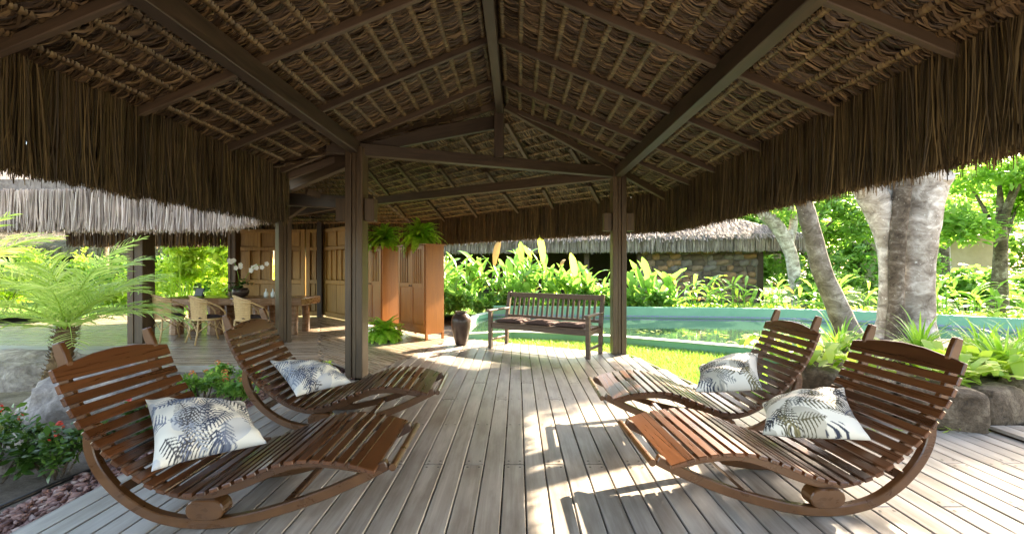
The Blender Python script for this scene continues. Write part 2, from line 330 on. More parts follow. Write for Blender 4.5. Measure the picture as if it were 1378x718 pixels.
def wall_strip(path, z0, z1, th, mat, name, parent):
    mb = MB(); n = len(path); vs = []
    for i in range(n):
        a, b = Vector(path[max(i - 1, 0)]), Vector(path[min(i + 1, n - 1)]); t = (b - a).normalized(); q = Vector((t.y, -t.x)) * th / 2
        p = Vector(path[i]); vs += [(p.x - q.x, p.y - q.y, z0), (p.x + q.x, p.y + q.y, z0), (p.x + q.x, p.y + q.y, z1), (p.x - q.x, p.y - q.y, z1)]
    fs = [(i * 4 + k, i * 4 + (k + 1) % 4, i * 4 + 4 + (k + 1) % 4, i * 4 + 4 + k) for i in range(n - 1) for k in range(4)] + [(3, 2, 1, 0), tuple(4 * n - 4 + k for k in range(4))]
    return obj(name, mb.add(vs, fs), mat, parent, bevel=.008)
wall_strip([(-.9, 13.3), (-1.15, 12.4), (-1.22, 11), (-1.15, 9.6)] + POOL_NEAR, -.3, .085, .16, M_POOL, 'near_wall', pool)
wall_strip([(-.9, 13.3), (-1.15, 12.4), (-1.22, 11), (-1.15, 9.6)] + POOL_NEAR, .088, .112, .19, M_RIM, 'rim', pool)
wall_strip([(13.4, 7.0)] + POOL_FAR, -.5, .30, .2, M_POOL, 'far_wall', pool)
tl = MB()
for (x0, y0), (x1, y1) in zip(POOL_FAR[:-1], POOL_FAR[1:]):
    d = Vector((x1 - x0, y1 - y0)); k = int(d.length / .12); dn = d.normalized(); nn = Vector((-dn.y, dn.x)) * 1
    for i in range(k):
        p = Vector((x0, y0)) + d * ((i + .5) / k) + nn * .108
        tl.bar((p.x - dn.x * .054, p.y - dn.y * .054, .045), (p.x + dn.x * .054, p.y + dn.y * .054, .045), .012, .045)
obj('waterline_tiles', tl, M_TILE, pool, kind='stuff')
wsh = obj('water', MB().add([(x, y, -.0) for x, y in pool_poly], [tuple(range(len(pool_poly)))]), M_WATER, kind='structure')
# floating leaf litter
n = 70; c = np.array([[3.0, 9.9], [3.9, 9.7], [4.8, 9.4], [2.2, 10.0], [6.2, 9.3]])[nr.integers(0, 5, n)] + nr.normal(size=(n, 2)) * [.35, .12]
P0 = np.c_[c, np.full(n, .006) + nr.random(n) * .03]; a = nr.random(n) * 6.28; t = np.c_[np.cos(a), np.sin(a), nr.random(n) * .3]; s = np.c_[-np.sin(a), np.cos(a), np.zeros(n)]
V, F = ribbons(np.stack([P0 - t * .05, P0, P0 + t * .05], 1), np.stack([s * .01, s * .035, s * .008], 1))
stuff_mesh('floating_leaves', V, F, M_YELLOW)

# ------------------------------------------------------------------ decks with separate boards
PITCH = .148
screws = []
def board(parent, p0, p1, wd, mat, z=0.0, th=.032):
    p0, p1 = Vector((*p0, z - th / 2)), Vector((*p1, z - th / 2)); dz = rnd.uniform(-.0016, .0016)
    p0.z += dz; p1.z += dz
    return beam('board', p0, p1, wd, th, mat, parent, bevel=.0045)
jm = MB()
for y in np.arange(-1.4, 8.4, .8): jm.bar((-2.7, y, -.09), (4.1, y, -.09), .06, .1) if y < 4 else jm.bar((-1.9 if y > 5.6 else -2.7, y, -.09), (1.7, y, -.09), .06, .1)
deck = obj('deck', jm, M_SOILD, kind='structure')
def far_y(x):     # far edge of the main deck
    pts = [(-9, 13.2), (-1.3, 9.2), (-.1, 8.5), (1.85, 7.42), (2.2, 5.5), (2.75, 4.72), (3.2, 4.62), (3.7, 3.98), (4.2, 3.92)]
    for (a, b), (c_, d) in zip(pts[:-1], pts[1:]):
        if a <= x <= c_: return b + (d - b) * (x - a) / (c_ - a)
    return 3.9
W2 = Vector((-.72, .69)).normalized(); Q2 = Vector((.69, .72)).normalized()
def split_board(parent, x, y0, y1, mat, joints):
    cuts = [y0] + [j for j in sorted(joints) if y0 + .4 < j < y1 - .3] + [y1]
    for a, b in zip(cuts[:-1], cuts[1:]):
        board(parent, (x, a + .002), (x, b - .002), PITCH - .009, mat)
        for yy in (a + .05, b - .05):
            for dx in (-.042, .042): screws.append((x + dx, yy))
i = 0; x = -2.76 + PITCH / 2
while x < 4.15:
    if x < -2.05: y1 = 5.72
    else: y1 = far_y(x)
    if -2.05 <= x < -1.36: y1 = 5.95 + (x + 2.05) / .69 * 3.0
    js = [[3.28], [4.9, 2.35], [3.28, 6.4], [2.35, 5.6]][i % 4]
    if x > 2: js = [[2.7], [1.9, 3.3], [2.2]][i % 3]
    split_board(deck, x, -1.5, y1, M_DECK, js); 
    for yy in (2.35, 3.28, 4.1, 4.9, 5.8, 6.7): 
        if yy < y1 and i % 2 == 0 and rnd.random() < .8: screws += [(x - .042, yy), (x + .042, yy)]
    i += 1; x += PITCH
mb = MB()
for (sx, sy) in screws:
    k = 6; mb.add([(sx + .0095 * math.cos(q * 6.283 / k), sy + .0095 * math.sin(q * 6.283 / k), .0035) for q in range(k)], [tuple(range(k))])
obj('screw_heads', mb, M_SCREW, deck, kind='stuff')
for a, b in (((-2.785, -1.5), (-2.785, 5.74)), ((1.9, 7.42), (2.24, 5.5)), ((2.24, 5.5), (2.8, 4.74)), ((-.1, 8.56), (1.87, 7.47)), ((-1.3, 9.26), (-.1, 8.56))):
    beam('fascia_board', (*a, -.085), (*b, -.085), .028, .14, M_DECK, deck)
# raised deck on the sunny side
rd = obj('raised_deck', MB().bar((4.2, -1.5, -.03), (4.2, 3.9, -.03), .05, .05), M_SOILD, kind='structure')
x = 4.17 + PITCH / 2
while x < 8:
    board(rd, (x, -1.5), (x, 3.95 if x < 4.6 else 4.15 + (x - 4.6) * .12), PITCH - .009, M_DECK, .05); x += PITCH
# diagonal deck and dining deck
d2 = obj('diagonal_deck', MB().bar((-2.2, 6.3, -.1), (-4, 9, -.1), .05, .1), M_SOILD, kind='structure')
q = 2.955 + PITCH / 2
def isect(p, d, a, b):   # p+t d meets line a-b -> t
    a, b = Vector(a), Vector(b); e = b - a; n_ = Vector((-e.y, e.x)); return (a - p).dot(n_) / d.dot(n_)
while q < 5.78:
    p = Q2 * q; t0 = isect(p, W2, (-2.05, 5.95), (-1.36, 8.95)); t1 = isect(p, W2, (-3.05, 6.9), (-6.2, 13.9))
    if t1 > t0 + .1:
        A, B = p + W2 * (t0 + .006), p + W2 * (t1 - .006); board(d2, A, B, PITCH - .007, M_FLOOR)
    q += PITCH
d3 = obj('dining_deck', MB().bar((-12, 7, -.1), (-4, 7, -.1), .05, .1), M_SOILD, kind='structure')
y = 6.62 + PITCH / 2
while y < 13.7:
    t1 = -3.05 - max(0, (y - 6.9)) * .45; t1 = min(t1, -3.6) if y < 6.9 else t1
    xs = [-12.5, -9.4 + rnd.uniform(-.3, .3), -6.4 + rnd.uniform(-.3, .3), t1]
    for a, b in zip(xs[:-1], xs[1:]): board(d3, (a + .002, y), (b - .002, y), PITCH - .007, M_DECK if y < 8.2 and a < -6.8 else M_FLOOR)
    y += PITCH
beam('fascia_board', (-12.5, 6.605, -.085), (-3.6, 6.605, -.085), .028, .14, M_DECK, d3)

# ------------------------------------------------------------------ pavilion roof
PIT = .415; ZR = 3.945
K = Vector((-.25, 6.65)); RC = Vector((2.66, 7.86)); FAR3 = Vector((-3.13, 13.4)); R2 = Vector((-4.27, 10.5)); I2 = Vector((-3.0, 5.65)); I3 = Vector((-5.1, 7.6))
pav = thing('pavilion', 'open timber pavilion with woven thatch roof over the rocking loungers', 'pavilion', (-.25, 4, 0))
din = thing('dining_pavilion', 'thatched dining wing with grey pink fringe over the table', 'pavilion', (-8, 10.5, 0))
def slab(name, poly, zf, th, mat, parent):
    top = [(p[0], p[1], zf(p) + th) for p in poly]; bot = [(p[0], p[1], zf(p)) for p in poly]; n = len(poly)
    return obj(name, MB().add(bot + top, [tuple(range(n)), tuple(range(n, 2 * n))[::-1]] + [(i, (i + 1) % n, n + (i + 1) % n, n + i) for i in range(n)]), mat, parent)
def clip(poly, o, d):    # convex polygon, line o + s d -> (s0, s1)
    o, d = Vector(o), Vector(d); ss = []
    n = len(poly)
    for i in range(n):
        a, b = Vector(poly[i]), Vector(poly[(i + 1) % n]); e = b - a; den = d.x * e.y - d.y * e.x
        if abs(den) < 1e-9: continue
        r = a - o; s = (r.x * e.y - r.y * e.x) / den; u = (r.x * d.y - r.y * d.x) / den
        if -1e-6 <= u <= 1 + 1e-6: ss.append(s)
    return (min(ss), max(ss)) if len(ss) >= 2 else None
def thatch(poly, rp, along, down, z0, parent, step=.025, row=.187, smin=None, seed=0):
    """woven underside: battens as parts, leaf folds round each batten and leaf blades between them"""
    al = np.array([*along, 0.]); dn = np.array([*down, -PIT]); dn = dn / np.linalg.norm(dn); up = np.cross(al, dn); up = up * np.sign(up[2])
    g = np.random.default_rng(seed + 5); CP, CW, BP, BW = [], [], [], []
    r = .10
    while r < 2.95:
        o = Vector(rp) + Vector(down) * r; c_ = clip(poly, o, along)
        if c_:
            s0, s1 = c_[0] + .02, c_[1] - .02
            if smin is not None: s0 = max(s0, smin)
            if s1 - s0 > .1:
                z = z0 - PIT * r - .012
                A, B = o + Vector(along) * s0, o + Vector(along) * s1
                beam('batten', (A.x, A.y, z), (B.x, B.y, z), .022, .014, M_RAFT, parent, bevel=0)
                m = int((s1 - s0) / step); s = s0 + (np.arange(m) + g.random(m) * .5) * step
                base = np.array([o.x, o.y, z]) + al * s[:, None]
                wob = np.cumsum(g.normal(size=m)) * .0012; wob -= wob.mean(); base = base + dn * np.clip(wob, -.02, .02)[:, None]
                sk = .35 + g.normal(size=(m, 1)) * .10; hw = step * (.40 + .07 * g.random((m, 1)))
                hh = .011 + .005 * g.random((m, 1)); wd = .026 + .007 * g.random((m, 1))
                P = np.stack([base - dn * wd + al * sk * -wd, base - dn * wd * .6 - up * hh * .9 - al * sk * wd * .5, base - up * hh * 1.3, base + dn * wd * .6 - up * hh * .9 + al * sk * wd * .5, base + dn * wd * 1.1 + al * sk * wd], 1)
                Wd = np.repeat((al[None, :] * hw)[:, None, :], 5, 1) * np.array([.6, .95, 1.05, .95, .6])[None, :, None]
                CP.append(P); CW.append(Wd)
                mm = int((s1 - s0) / step * 6); sb = s0 + g.random(mm) * (s1 - s0); b00 = np.array([o.x, o.y, z]) + al * sb[:, None]
                cl = np.sin(sb * 40 + r * 30) * .5 + np.sin(sb * 17 + r * 11) * .5
                L = row * (1.0 + .35 * g.random((mm, 1))); side = (g.normal(size=(mm, 1)) * .022 + .028 + .018 * cl[:, None]); bow = .004 + .020 * g.random((mm, 1)) ** 1.6; kink = g.normal(size=(mm, 1)) * .012
                pts = []
                for f_ in (0, .25, .5, .75, 1.0):
                    pts.append(b00 + dn * L * f_ + al * (side * math.sin(f_ * 3.0) + kink * math.sin(f_ * 6.0)) - up * (bow * math.sin(f_ * 2.7) - .004) + up * f_ * .014)
                tw = g.normal(size=(mm, 1)) * .8; wv = unit(al[None, :] + up[None, :] * tw) * (.0028 + .0052 * g.random((mm, 1)))
                BP.append(np.stack(pts, 1)); BW.append(wv[:, None, :] * np.array([.8, 1, 1, .9, .5])[None, :, None])
        r += row
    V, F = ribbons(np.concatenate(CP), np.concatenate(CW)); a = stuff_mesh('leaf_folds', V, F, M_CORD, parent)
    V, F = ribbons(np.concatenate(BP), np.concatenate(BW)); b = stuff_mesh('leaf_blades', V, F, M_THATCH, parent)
def fringe(path, ztop, ln, parent, mat, dens=60, layers=3, wd=(.006, .016), out=(0, 0), jag=.12, seed=0, name='thatch_fringe', thick=.14):
    g = np.random.default_rng(seed + 99); PP, WW = [], []
    for (a, b) in zip(path[:-1], path[1:]):
        a, b = np.array(a, float), np.array(b, float); L = np.linalg.norm(b - a); t = np.array([*(b - a) / L, 0]); o = np.array([t[1], -t[0], 0])
        for ly in range(layers):
            m = int(L * dens); s = g.random(m) * L; clump = .5 + .5 * np.sin(s * 9 + 3 * np.sin(s * 3.1) + ly)
            off = (ly / max(1, layers - 1) - .5) * thick + g.normal(size=m) * .014
            top = np.c_[a[None, :] + t[None, :2] * s[:, None], np.full(m, ztop)] + o * off[:, None]
            top[:, 2] += g.random(m) * .05
            ll = ln * (1 - jag * .5 + g.random(m) * jag) + .03 * (clump - .5); ll *= np.where(g.random(m) < .1, .85, 1) * np.where(g.random(m) < .04, 1.08, 1)
            dx = g.normal(size=m) * .016 + .03 * np.sin(s * 23 + ly * 2) + .02 * np.sin(s * 61 + ly); do = g.normal(size=m) * .016 + .02 * np.sin(s * 37 + ly); cv = g.normal(size=m) * .012 + .012 * np.sin(s * 45 + ly * 3)
            pts = []
            for f_ in (0, .3, .65, 1):
                p = top + t * (dx * f_ + cv * math.sin(f_ * 3.14))[:, None] + o * (do * f_ * f_)[:, None]; p[:, 2] -= ll * f_; pts.append(p)
            P = np.stack(pts, 1); h = wd[0] + (wd[1] - wd[0]) * g.random((m, 1)); an = g.normal(size=(m, 1)) * .6
            wv = (t[None, :] * np.cos(an) + o[None, :] * np.sin(an)) * h
            PP.append(P); WW.append(wv[:, None, :] * np.array([1, 1, .95, .7])[None, :, None])
    V, F = ribbons(np.concatenate(PP), np.concatenate(WW)); return stuff_mesh(name, V, F, mat, parent)
zr = lambda p: ZR + .02 - PIT * abs(p[0] + .25)
z2 = lambda p: ZR + .02 - PIT * (Vector(p) - K).dot(Q2)
z2i = lambda p: ZR - .10 + PIT * (Vector(p) - K).dot(Q2)
polyR = [(-.25, -2.5), tuple(K), tuple(RC), (2.66, -2.5)]
polyL = [(-.25, -2.5), (-3.16, -2.5), (-3.16, 6.02), tuple(K)]
polyF = [tuple(K), tuple(RC), tuple(FAR3), tuple(R2)]
polyI = [tuple(K), tuple(R2), tuple(I3), tuple(I2)]
for pl, zf in ((polyR, zr), (polyL, zr), (polyF, z2)): slab('thatch_layer', pl, zf, .22, M_SLAB, pav)
slab('thatch_layer', polyI, z2i, .16, M_SLAB, pav)
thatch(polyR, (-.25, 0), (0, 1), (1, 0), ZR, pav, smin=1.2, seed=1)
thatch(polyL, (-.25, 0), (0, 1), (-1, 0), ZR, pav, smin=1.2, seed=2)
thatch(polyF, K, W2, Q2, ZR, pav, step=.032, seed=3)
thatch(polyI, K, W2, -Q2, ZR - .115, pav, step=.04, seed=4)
fringe([(2.66, .3), (2.66, 7.86)], 2.74, .70, pav, M_FRINGE, 620, 5, (.0012, .0042), jag=.025, seed=1)
fringe([(-3.16, 6.05), (-3.16, .6)], 2.74, .72, pav, M_FRINGE, 620, 5, (.0012, .0042), jag=.025, seed=2)
fringe([tuple(FAR3), tuple(RC)], 2.74, .68, pav, M_FRINGE, 330, 5, (.002, .0055), jag=.03, seed=3)
fringe([tuple(I3), (-3.6, 6.22)], 2.70, .66, pav, M_GREYTH, 180, 4, (.003, .010), jag=.07, seed=4)
# dining wing roof
f3 = lambda p: ZR - .02 - PIT * abs(p[1] - 10.5)
slab('thatch_layer', [tuple(R2), (-14, 10.5), (-14, 7.6), tuple(I3)], f3, .22, M_GSLAB, din)
slab('thatch_layer', [tuple(R2), (-14, 10.5), (-14, 13.4), tuple(FAR3)], f3, .22, M_GSLAB, din)
fringe([(-13.5, 7.6), tuple(I3)], 2.72, .68, din, M_GREYTH, 190, 5, (.003, .011), jag=.06, seed=5, thick=.2)
fringe([tuple(FAR3), (-13.5, 13.4)], 2.72, .66, din, M_FRINGE, 70, 4, (.009, .02), seed=6)
thatch([tuple(R2), (-13, 10.5), (-13, 13.4), tuple(FAR3)], (-4.3, 10.5), (-1, 0), (0, 1), ZR - .035, din, step=.05, seed=7)
# timbers
PL, PR = Vector((-2.13, 5.92)), Vector((1.70, 7.5)); P2 = Vector((-4.52, 8.62))
def post(parent, p, rz, zt, s=.235, boxes=False, z0=0.0):
    M = Matrix.Translation((p.x, p.y, 0)) @ Matrix.Rotation(rz, 4, 'Z')
    M = M @ Matrix.Rotation(-math.pi / 2, 4, 'Y'); h2 = (zt + z0) / 2
    mb = MB(); mb.box((h2, 0, 0), (zt - z0, s - .03, .05))
    q = obj('post', mb, M_POST, parent, M=M, bevel=.004)
    for sx in (-1, 1): obj('post_timber', MB().box((h2, 0, sx * (s / 4 + .014)), (zt - z0 + .004, s, s / 2 - .035)), M_POST, q, M=M, bevel=.008)
    if boxes:
        for sx in (-1, 1): obj('lamp_box', MB().box((2.20, 0, sx * (s / 2 + .072)), (.30, .14, .13)), M_POST, q, M=M, bevel=.006)
    return q
post(pav, PL, R(0), 3.02, boxes=True); post(pav, PR, R(0), 3.05, boxes=True); post(pav, P2, R(44), 2.9)
ZP = 3.02
beam('plate_beam', (PL.x, -2.4, ZP), (PL.x, PL.y + .2, ZP), .12, .17, M_BEAM, pav)
beam('plate_beam', (PR.x - .02, -2.4, ZP), (PR.x - .02, PR.y + .2, ZP), .12, .17, M_BEAM, pav)
beam('tie_beam', (*(PL - Vector((.35, .14))), 3.005), (*(PR + Vector((.1, .04))), 3.025), .13, .155, M_BEAM, pav)
beam('king_post', (K.x - .02, K.y - .02, 3.06), (K.x - .02, K.y - .02, 3.80), .14, .14, M_BEAM, pav, up=(0, 1, 0))
beam('ridge_beam', (-.23, -2.4, 3.79), (-.26, K.y + .06, 3.79), .1, .17, M_BEAM, pav)
farend = Vector((-3.32, 10.6)); beam('plate_beam', (PR.x, PR.y, 3.02), (farend.x, farend.y, 3.02), .12, .17, M_RAFT, pav)
beam('plate_beam', (*PL, 3.0), (*P2, 2.92), .12, .17, M_BEAM, pav); beam('plate_beam', (*P2, 2.92), (-5.6, 9.4, 2.9), .12, .16, M_BEAM, pav)
for y in (.55, 1.6, 2.63, 3.65, 4.76, 5.85, 6.72):
    if y < 6.5: pass
    for sg in (1, -1):
        xe = 2.62 if sg > 0 else -3.12
        xs = -.25 + sg * .06
        if y > 6.5:
            if sg < 0: continue
            xs = K.x + .25
        beam('rafter', (xs, y, ZR - .05 - PIT * abs(xs + .25)), (xe, y, ZR - .05 - PIT * abs(xe + .25)), .05, .072, M_RAFT, pav)
hd = (RC - K); beam('hip_rafter', (*(K + hd * .02), ZR - .085), (*(K + hd * .995), ZR - .085 - PIT * 2.9), .075, .11, M_RAFT, pav)
beam('end_rafter', (K.x - .06, K.y - .02, ZR - .09), (-3.14, 6.0, ZR - .09 - PIT * 2.89), .065, .10, M_RAFT, pav)
# deep valley beam under the end rafter, and its continuation past the post
beam('valley_beam', (*(K + Vector((-.08, .05))), ZR - .33), ip(488, 198, 6.05), .10, .19, M_BEAM, pav)
beam('valley_beam', ip(472, 213, 6.1), ip(392, 247, 6.35), .10, .22, M_RAFT, pav)
beam('knee_brace', ip(378, 296, 8.3), ip(412, 272, 8.3), .12, .14, M_RAFT, pav)
beam('collar_beam', ip(352, 267, 7.2), ip(470, 273, 7.2), .14, .2, M_BEAM, pav)
beam('collar_beam', ip(400, 285, 9.2), ip(500, 268, 8.6), .12, .16, M_RAFT, pav)
beam('strut', ip(412, 258, 7.0), ip(455, 272, 7.4), .08, .1, M_RAFT, pav)
# jack rafters of the far slope, each from its two photographed points
def on_plane(px, py):    # pixel -> point on the underside of the far slope
    d = Vector(((px - 696) / 600, 1, -(py - 359.3) / 600)); z_off = ZR - .05
    # z = z_off - PIT*((x,y)-K).Q2
    nrm = Vector((PIT * Q2.x, PIT * Q2.y, 1)); rhs = z_off + PIT * K.dot(Q2)
    return Vector((0, 0, 1.45)) + d * ((rhs - 1.45) / d.dot(nrm))
for a, b in (((494, 227), (524, 264)), ((681, 164), (716, 225)), ((767, 198), (785, 227)), ((617, 177), (643, 212)), ((564, 189), (578, 206)), ((533, 220), (564, 258)), ((591, 225), (613, 254)), ((654, 230), (667, 246)), ((532, 275), (545, 291)), ((575, 269.5), (601.4, 300)), ((622, 265), (644.6, 294.6)), ((678, 260), (699, 287.7)), ((731, 254), (746.4, 283.5)), ((793.7, 248.7), (807.7, 275))):
    A, B = on_plane(*a), on_plane(*b); d = (B - A)
    beam('jack_rafter', A, B, .06, .075, M_RAFT, pav, bevel=.004)
# dining wing timbers
for (x, y) in ((-7.25, 8.6), (-11.4, 8.6), (-8.0, 12.6)): post(din, Vector((x, y)), 0, 2.95, .30 if y < 9 else .22)
beam('plate_beam', (-13, 8.6, 3.02), (-4.6, 8.6, 3.02), .12, .17, M_BEAM, din); beam('plate_beam', (-13, 12.4, 3.02), (-4.4, 12.4, 3.02), .12, .17, M_BEAM, din)

# ------------------------------------------------------------------ rocking loungers
SEAT = [(-.812, .865), (-.795, .82), (-.77, .757), (-.735, .690), (-.70, .632), (-.66, .575), (-.615, .523), (-.567, .474), (-.515, .427), (-.46, .382), (-.39, .330), (-.32, .288), (-.237, .253), (-.158, .237), (-.06, .242), (.075, .285), (.172, .326), (.30, .379), (.377, .402), (.455, .415), (.573, .415), (.70, .400), (.775, .385), (.88, .352)]
def resample(P, step):
    P = [Vector(p) for p in P]; out = [P[0].copy()]; acc = 0
    for a, b in zip(P[:-1], P[1:]):
        L = (b - a).length; d = step - acc
        while d <= L: out.append(a + (b - a) * d / L); d += step
        acc = (acc + L) % step
    return out
def smoothline(P, it=2):
    P = [Vector(p) for p in P]
    for _ in range(it): P = [P[0]] + [P[i - 1] * .25 + P[i] * .5 + P[i + 1] * .25 for i in range(1, len(P) - 1)] + [P[-1]]
    return P
def offset(P, d):
    o = []
    for i in range(len(P)):
        t = (Vector(P[min(i + 1, len(P) - 1)]) - Vector(P[max(i - 1, 0)])).normalized(); o.append(Vector(P[i]) + Vector((-t.y, t.x)) * d)
    return o
def make_lounger():
    root = thing('rocking_lounger', '', 'lounger')
    fine = smoothline(resample(SEAT, .02), 4)
    rail = offset(fine, -.052); ear = [Vector((-.893, 1.03)), Vector((-.873, .97)), Vector((-.854, .92))]
    dep = [.045, .060, .060] + [.055] * len(rail)
    ROCK = [(-.715, .60), (-.738, .555), (-.748, .50), (-.74, .43), (-.712, .352), (-.655, .262), (-.575, .176), (-.51, .125), (-.429, .073), (-.348, .037), (-.218, .008), (-.1, .0), (.02, .006), (.123, .021), (.224, .044), (.376, .086), (.528, .137), (.64, .18), (.731, .22), (.833, .268), (.965, .338)]
    rk = offset(smoothline(resample(ROCK, .035), 2), .029)
    for s in (-1, 1):
        obj('seat_rail', MB().sweep([tuple(p) for p in ear + rail], dep, .036, s * .30), M_RAIL, root, bevel=.005)
        obj('rocker_rail', MB().sweep([tuple(p) for p in rk], .056, .046, s * .30), M_RAIL, root, bevel=.005)
        c0, c1, rz = -.115, -.015, .055
        poly = [(c1 + rz * math.cos(g), 0, .118 + rz * math.sin(g)) for g in np.linspace(-1.57, 1.57, 9)] + [(c0 + rz * math.cos(g), 0, .118 + rz * math.sin(g)) for g in np.linspace(1.57, 4.71, 9)]
        obj('spacer_block', MB().prism(poly, (0, s * .255, 0), (0, s * .345, 0)), M_RAIL, root, bevel=.006)
    arc = smoothline(resample(SEAT, .0705), 0); arc = [Vector(p) for p in arc]
    n = len(arc); cache = None
    for i, p in enumerate(arc):
        t = (arc[min(i + 1, n - 1)] - arc[max(i - 1, 0)]).normalized(); X = Vector((t.x, 0, t.y)); Y = Vector((0, 1, 0)); Z = X.cross(Y)
        if Z.z < 0 and i > n / 2: Z = -Z
        M = Matrix((X, Y, Z)).transposed().to_4x4() @ Matrix.Rotation(math.pi / 2, 4, 'Z'); c = p - Vector((-t.y, t.x)) * .011; M.translation = (c.x, 0, c.y)
        if i == 0:   # wide arched crest slat; local x across, local y up the slope
            poly = [(-.402, -.030, 0), (.402, -.030, 0), (.402, .042, 0), (.14, .088, 0), (0, .096, 0), (-.14, .088, 0), (-.402, .042, 0)]
            M2 = Matrix((Y, -X, Y.cross(-X))).transposed().to_4x4(); M2.translation = (c.x, 0, c.y)
            obj('crest_slat', MB().prism(poly, (0, 0, -.012), (0, 0, .012)), M_LOUNGE, root, bevel=.004, M=M2)
        elif i == n - 1:
            obj('foot_slat', MB().box((0, 0, 0), (.80, .098, .024)), M_LOUNGE, root, bevel=.004, M=M)
        else:
            if cache is None: cache = mesh('slat', MB().box((0, 0, 0), (.80, .051, .024)), M_LOUNGE)
            link('slat', cache, root, M, .004)
    obj('crossbar', MB().tube([(.957, -.328, .340), (.957, .328, .340)], .021, 12), M_RAIL, root)
    obj('crossbar', MB().bar((.343, -.30, .112), (.343, .30, .112), .046, .024), M_RAIL, root, bevel=.004)
    obj('crossbar', MB().bar((-.56, -.30, .215), (-.56, .30, .215), .024, .06), M_RAIL, root, bevel=.004)
    return root
lg = make_lounger()
lounge_labels = ['dark rocking lounger beside the red gravel strip and grey boulder', 'rocking lounger with head toward the rattan chairs near the timber post', 'reddish rocking lounger nearest the stone planter wall and raised deck', 'sunlit rocking lounger beside the lawn with head toward the leaning trunk']
POSE = [(-1.654, 2.783, .017), (-1.673, 4.234, .039), (1.708, 2.902, 3.19), (1.676, 4.098, 3.138)]
lounges = []
bpy.context.view_layer.update()
for i, (x, y, a) in enumerate(POSE):
    o = lg if i == 0 else copy_tree(lg); lounges.append(o)
for o, (x, y, a), lb in zip(lounges, POSE, lounge_labels):
    o.matrix_basis = Matrix.Translation((x, y, 0)) @ Matrix.Rotation(a, 4, 'Z'); o['label'] = lb; o['group'] = 'wooden rocking loungers on the deck'

# ------------------------------------------------------------------ printed pillows
def pillow_mesh(name, a, b, T, seed, olive, cor):
    g = np.random.default_rng(seed); n, m = 150, 110
    s, t = np.meshgrid(np.linspace(-1, 1, n), np.linspace(-1, 1, m), indexing='ij')
    x = a * s * (1 - .10 * (1 - t * t) * np.abs(s) ** 3); y = b * t * (1 - .13 * (1 - s * s) * np.abs(t) ** 3)
    prof = ((1 - s ** 2) * (1 - t ** 2)) ** .42
    wr = .010 * np.sin(s * 9 + 4 * t + seed) * (1 - prof) + .008 * np.sin(t * 11 - 5 * s + seed * 2) * (1 - np.abs(s)) + .006 * np.sin(13 * s * t + seed)
    ztop = T * prof * (1 + .12 * np.sin(2.2 * s + seed) * np.cos(1.7 * t)) + wr * prof ** .3 * 1.0; zb = -T * .62 * prof
    HN, FN, FF, HF = [np.array(q, float) for q in cor]; S, T_ = (x / a + 1) / 2, (y / b + 1) / 2
    nrm = np.cross(FN + FF - HN - HF, HF + FF - HN - FN); nrm /= np.linalg.norm(nrm); nrm *= np.sign(nrm[2])
    B = HN * ((1 - S) * (1 - T_))[..., None] + FN * (S * (1 - T_))[..., None] + FF * (S * T_)[..., None] + HF * ((1 - S) * T_)[..., None]
    V = np.concatenate([(B + nrm * ztop[..., None]).reshape(-1, 3), (B + nrm * zb[..., None]).reshape(-1, 3)])
    idx = np.arange(n * m).reshape(n, m); q = np.stack([idx[:-1, :-1], idx[1:, :-1], idx[1:, 1:], idx[:-1, 1:]], -1).reshape(-1, 4)
    F = np.concatenate([q, q[:, ::-1] + n * m])
    me = mesh_np(name, V, F, M_PRINT)
    import bmesh
    col = np.zeros((n * m, 3)) + np.array([.78, .76, .70]); px, py = x.ravel(), y.ravel()
    # soft grey-blue washes, then palm leaves one above another
    tones = [(.07, .085, .13), (.16, .19, .28), (.33, .38, .47), (.07, .07, .08), (.22, .26, .34)]
    if olive: tones = [(.05, .05, .05), (.12, .11, .07), (.24, .21, .11), (.30, .31, .30), (.055, .065, .10)]
    wash = np.sin(px * 13 + seed) * np.cos(py * 15 - px * 5 + seed * 2); col[wash > .35] = np.array(tones[2]) * .5 + np.array([.38, .38, .37])
    for k in range(28):
        ox, oy, an = g.uniform(-a, a) * .95, g.uniform(-b, b) * .95, g.uniform(0, 6.28); L = g.uniform(.12, .25); wd = L * g.uniform(.26, .42); pit = g.uniform(.016, .028); tone = np.array(tones[g.integers(0, len(tones))])
        dx, dy = px - ox, py - oy; l = dx * math.cos(an) + dy * math.sin(an); mm = -dx * math.sin(an) + dy * math.cos(an) + (l / L) ** 2 * .05 * g.choice([-1, 1])
        u = l / L; inside = (u > 0) & (u < 1); half = wd * np.sqrt(np.clip(np.sin(np.clip(u, 0, 1) * 3.0 + .12), 0, 1)) * (1 - .35 * u)
        duty = .52 - .25 * np.abs(mm) / (half + 1e-5)
        fr = np.mod((l - np.abs(mm) * .75) / pit, 1)
        hit = inside & (np.abs(mm) < half) & ((fr < duty) | (np.abs(mm) < .003))
        col[hit] = tone * (0.85 + .3 * fr[hit])[:, None] 
    c4 = np.ones((2 * n * m, 4), np.float32); c4[:n * m, :3] = col; c4[n * m:, :3] = col
    at = me.color_attributes.new('print', 'FLOAT_COLOR', 'POINT'); at.data.foreach_set('color', c4.ravel())
    me.polygons.foreach_set('use_smooth', [True] * len(me.polygons)); bm = bmesh.new(); bm.from_mesh(me); bmesh.ops.remove_doubles(bm, verts=bm.verts, dist=1e-5); bmesh.ops.recalc_face_normals(bm, faces=bm.faces); bm.to_mesh(me); bm.free()
    return me
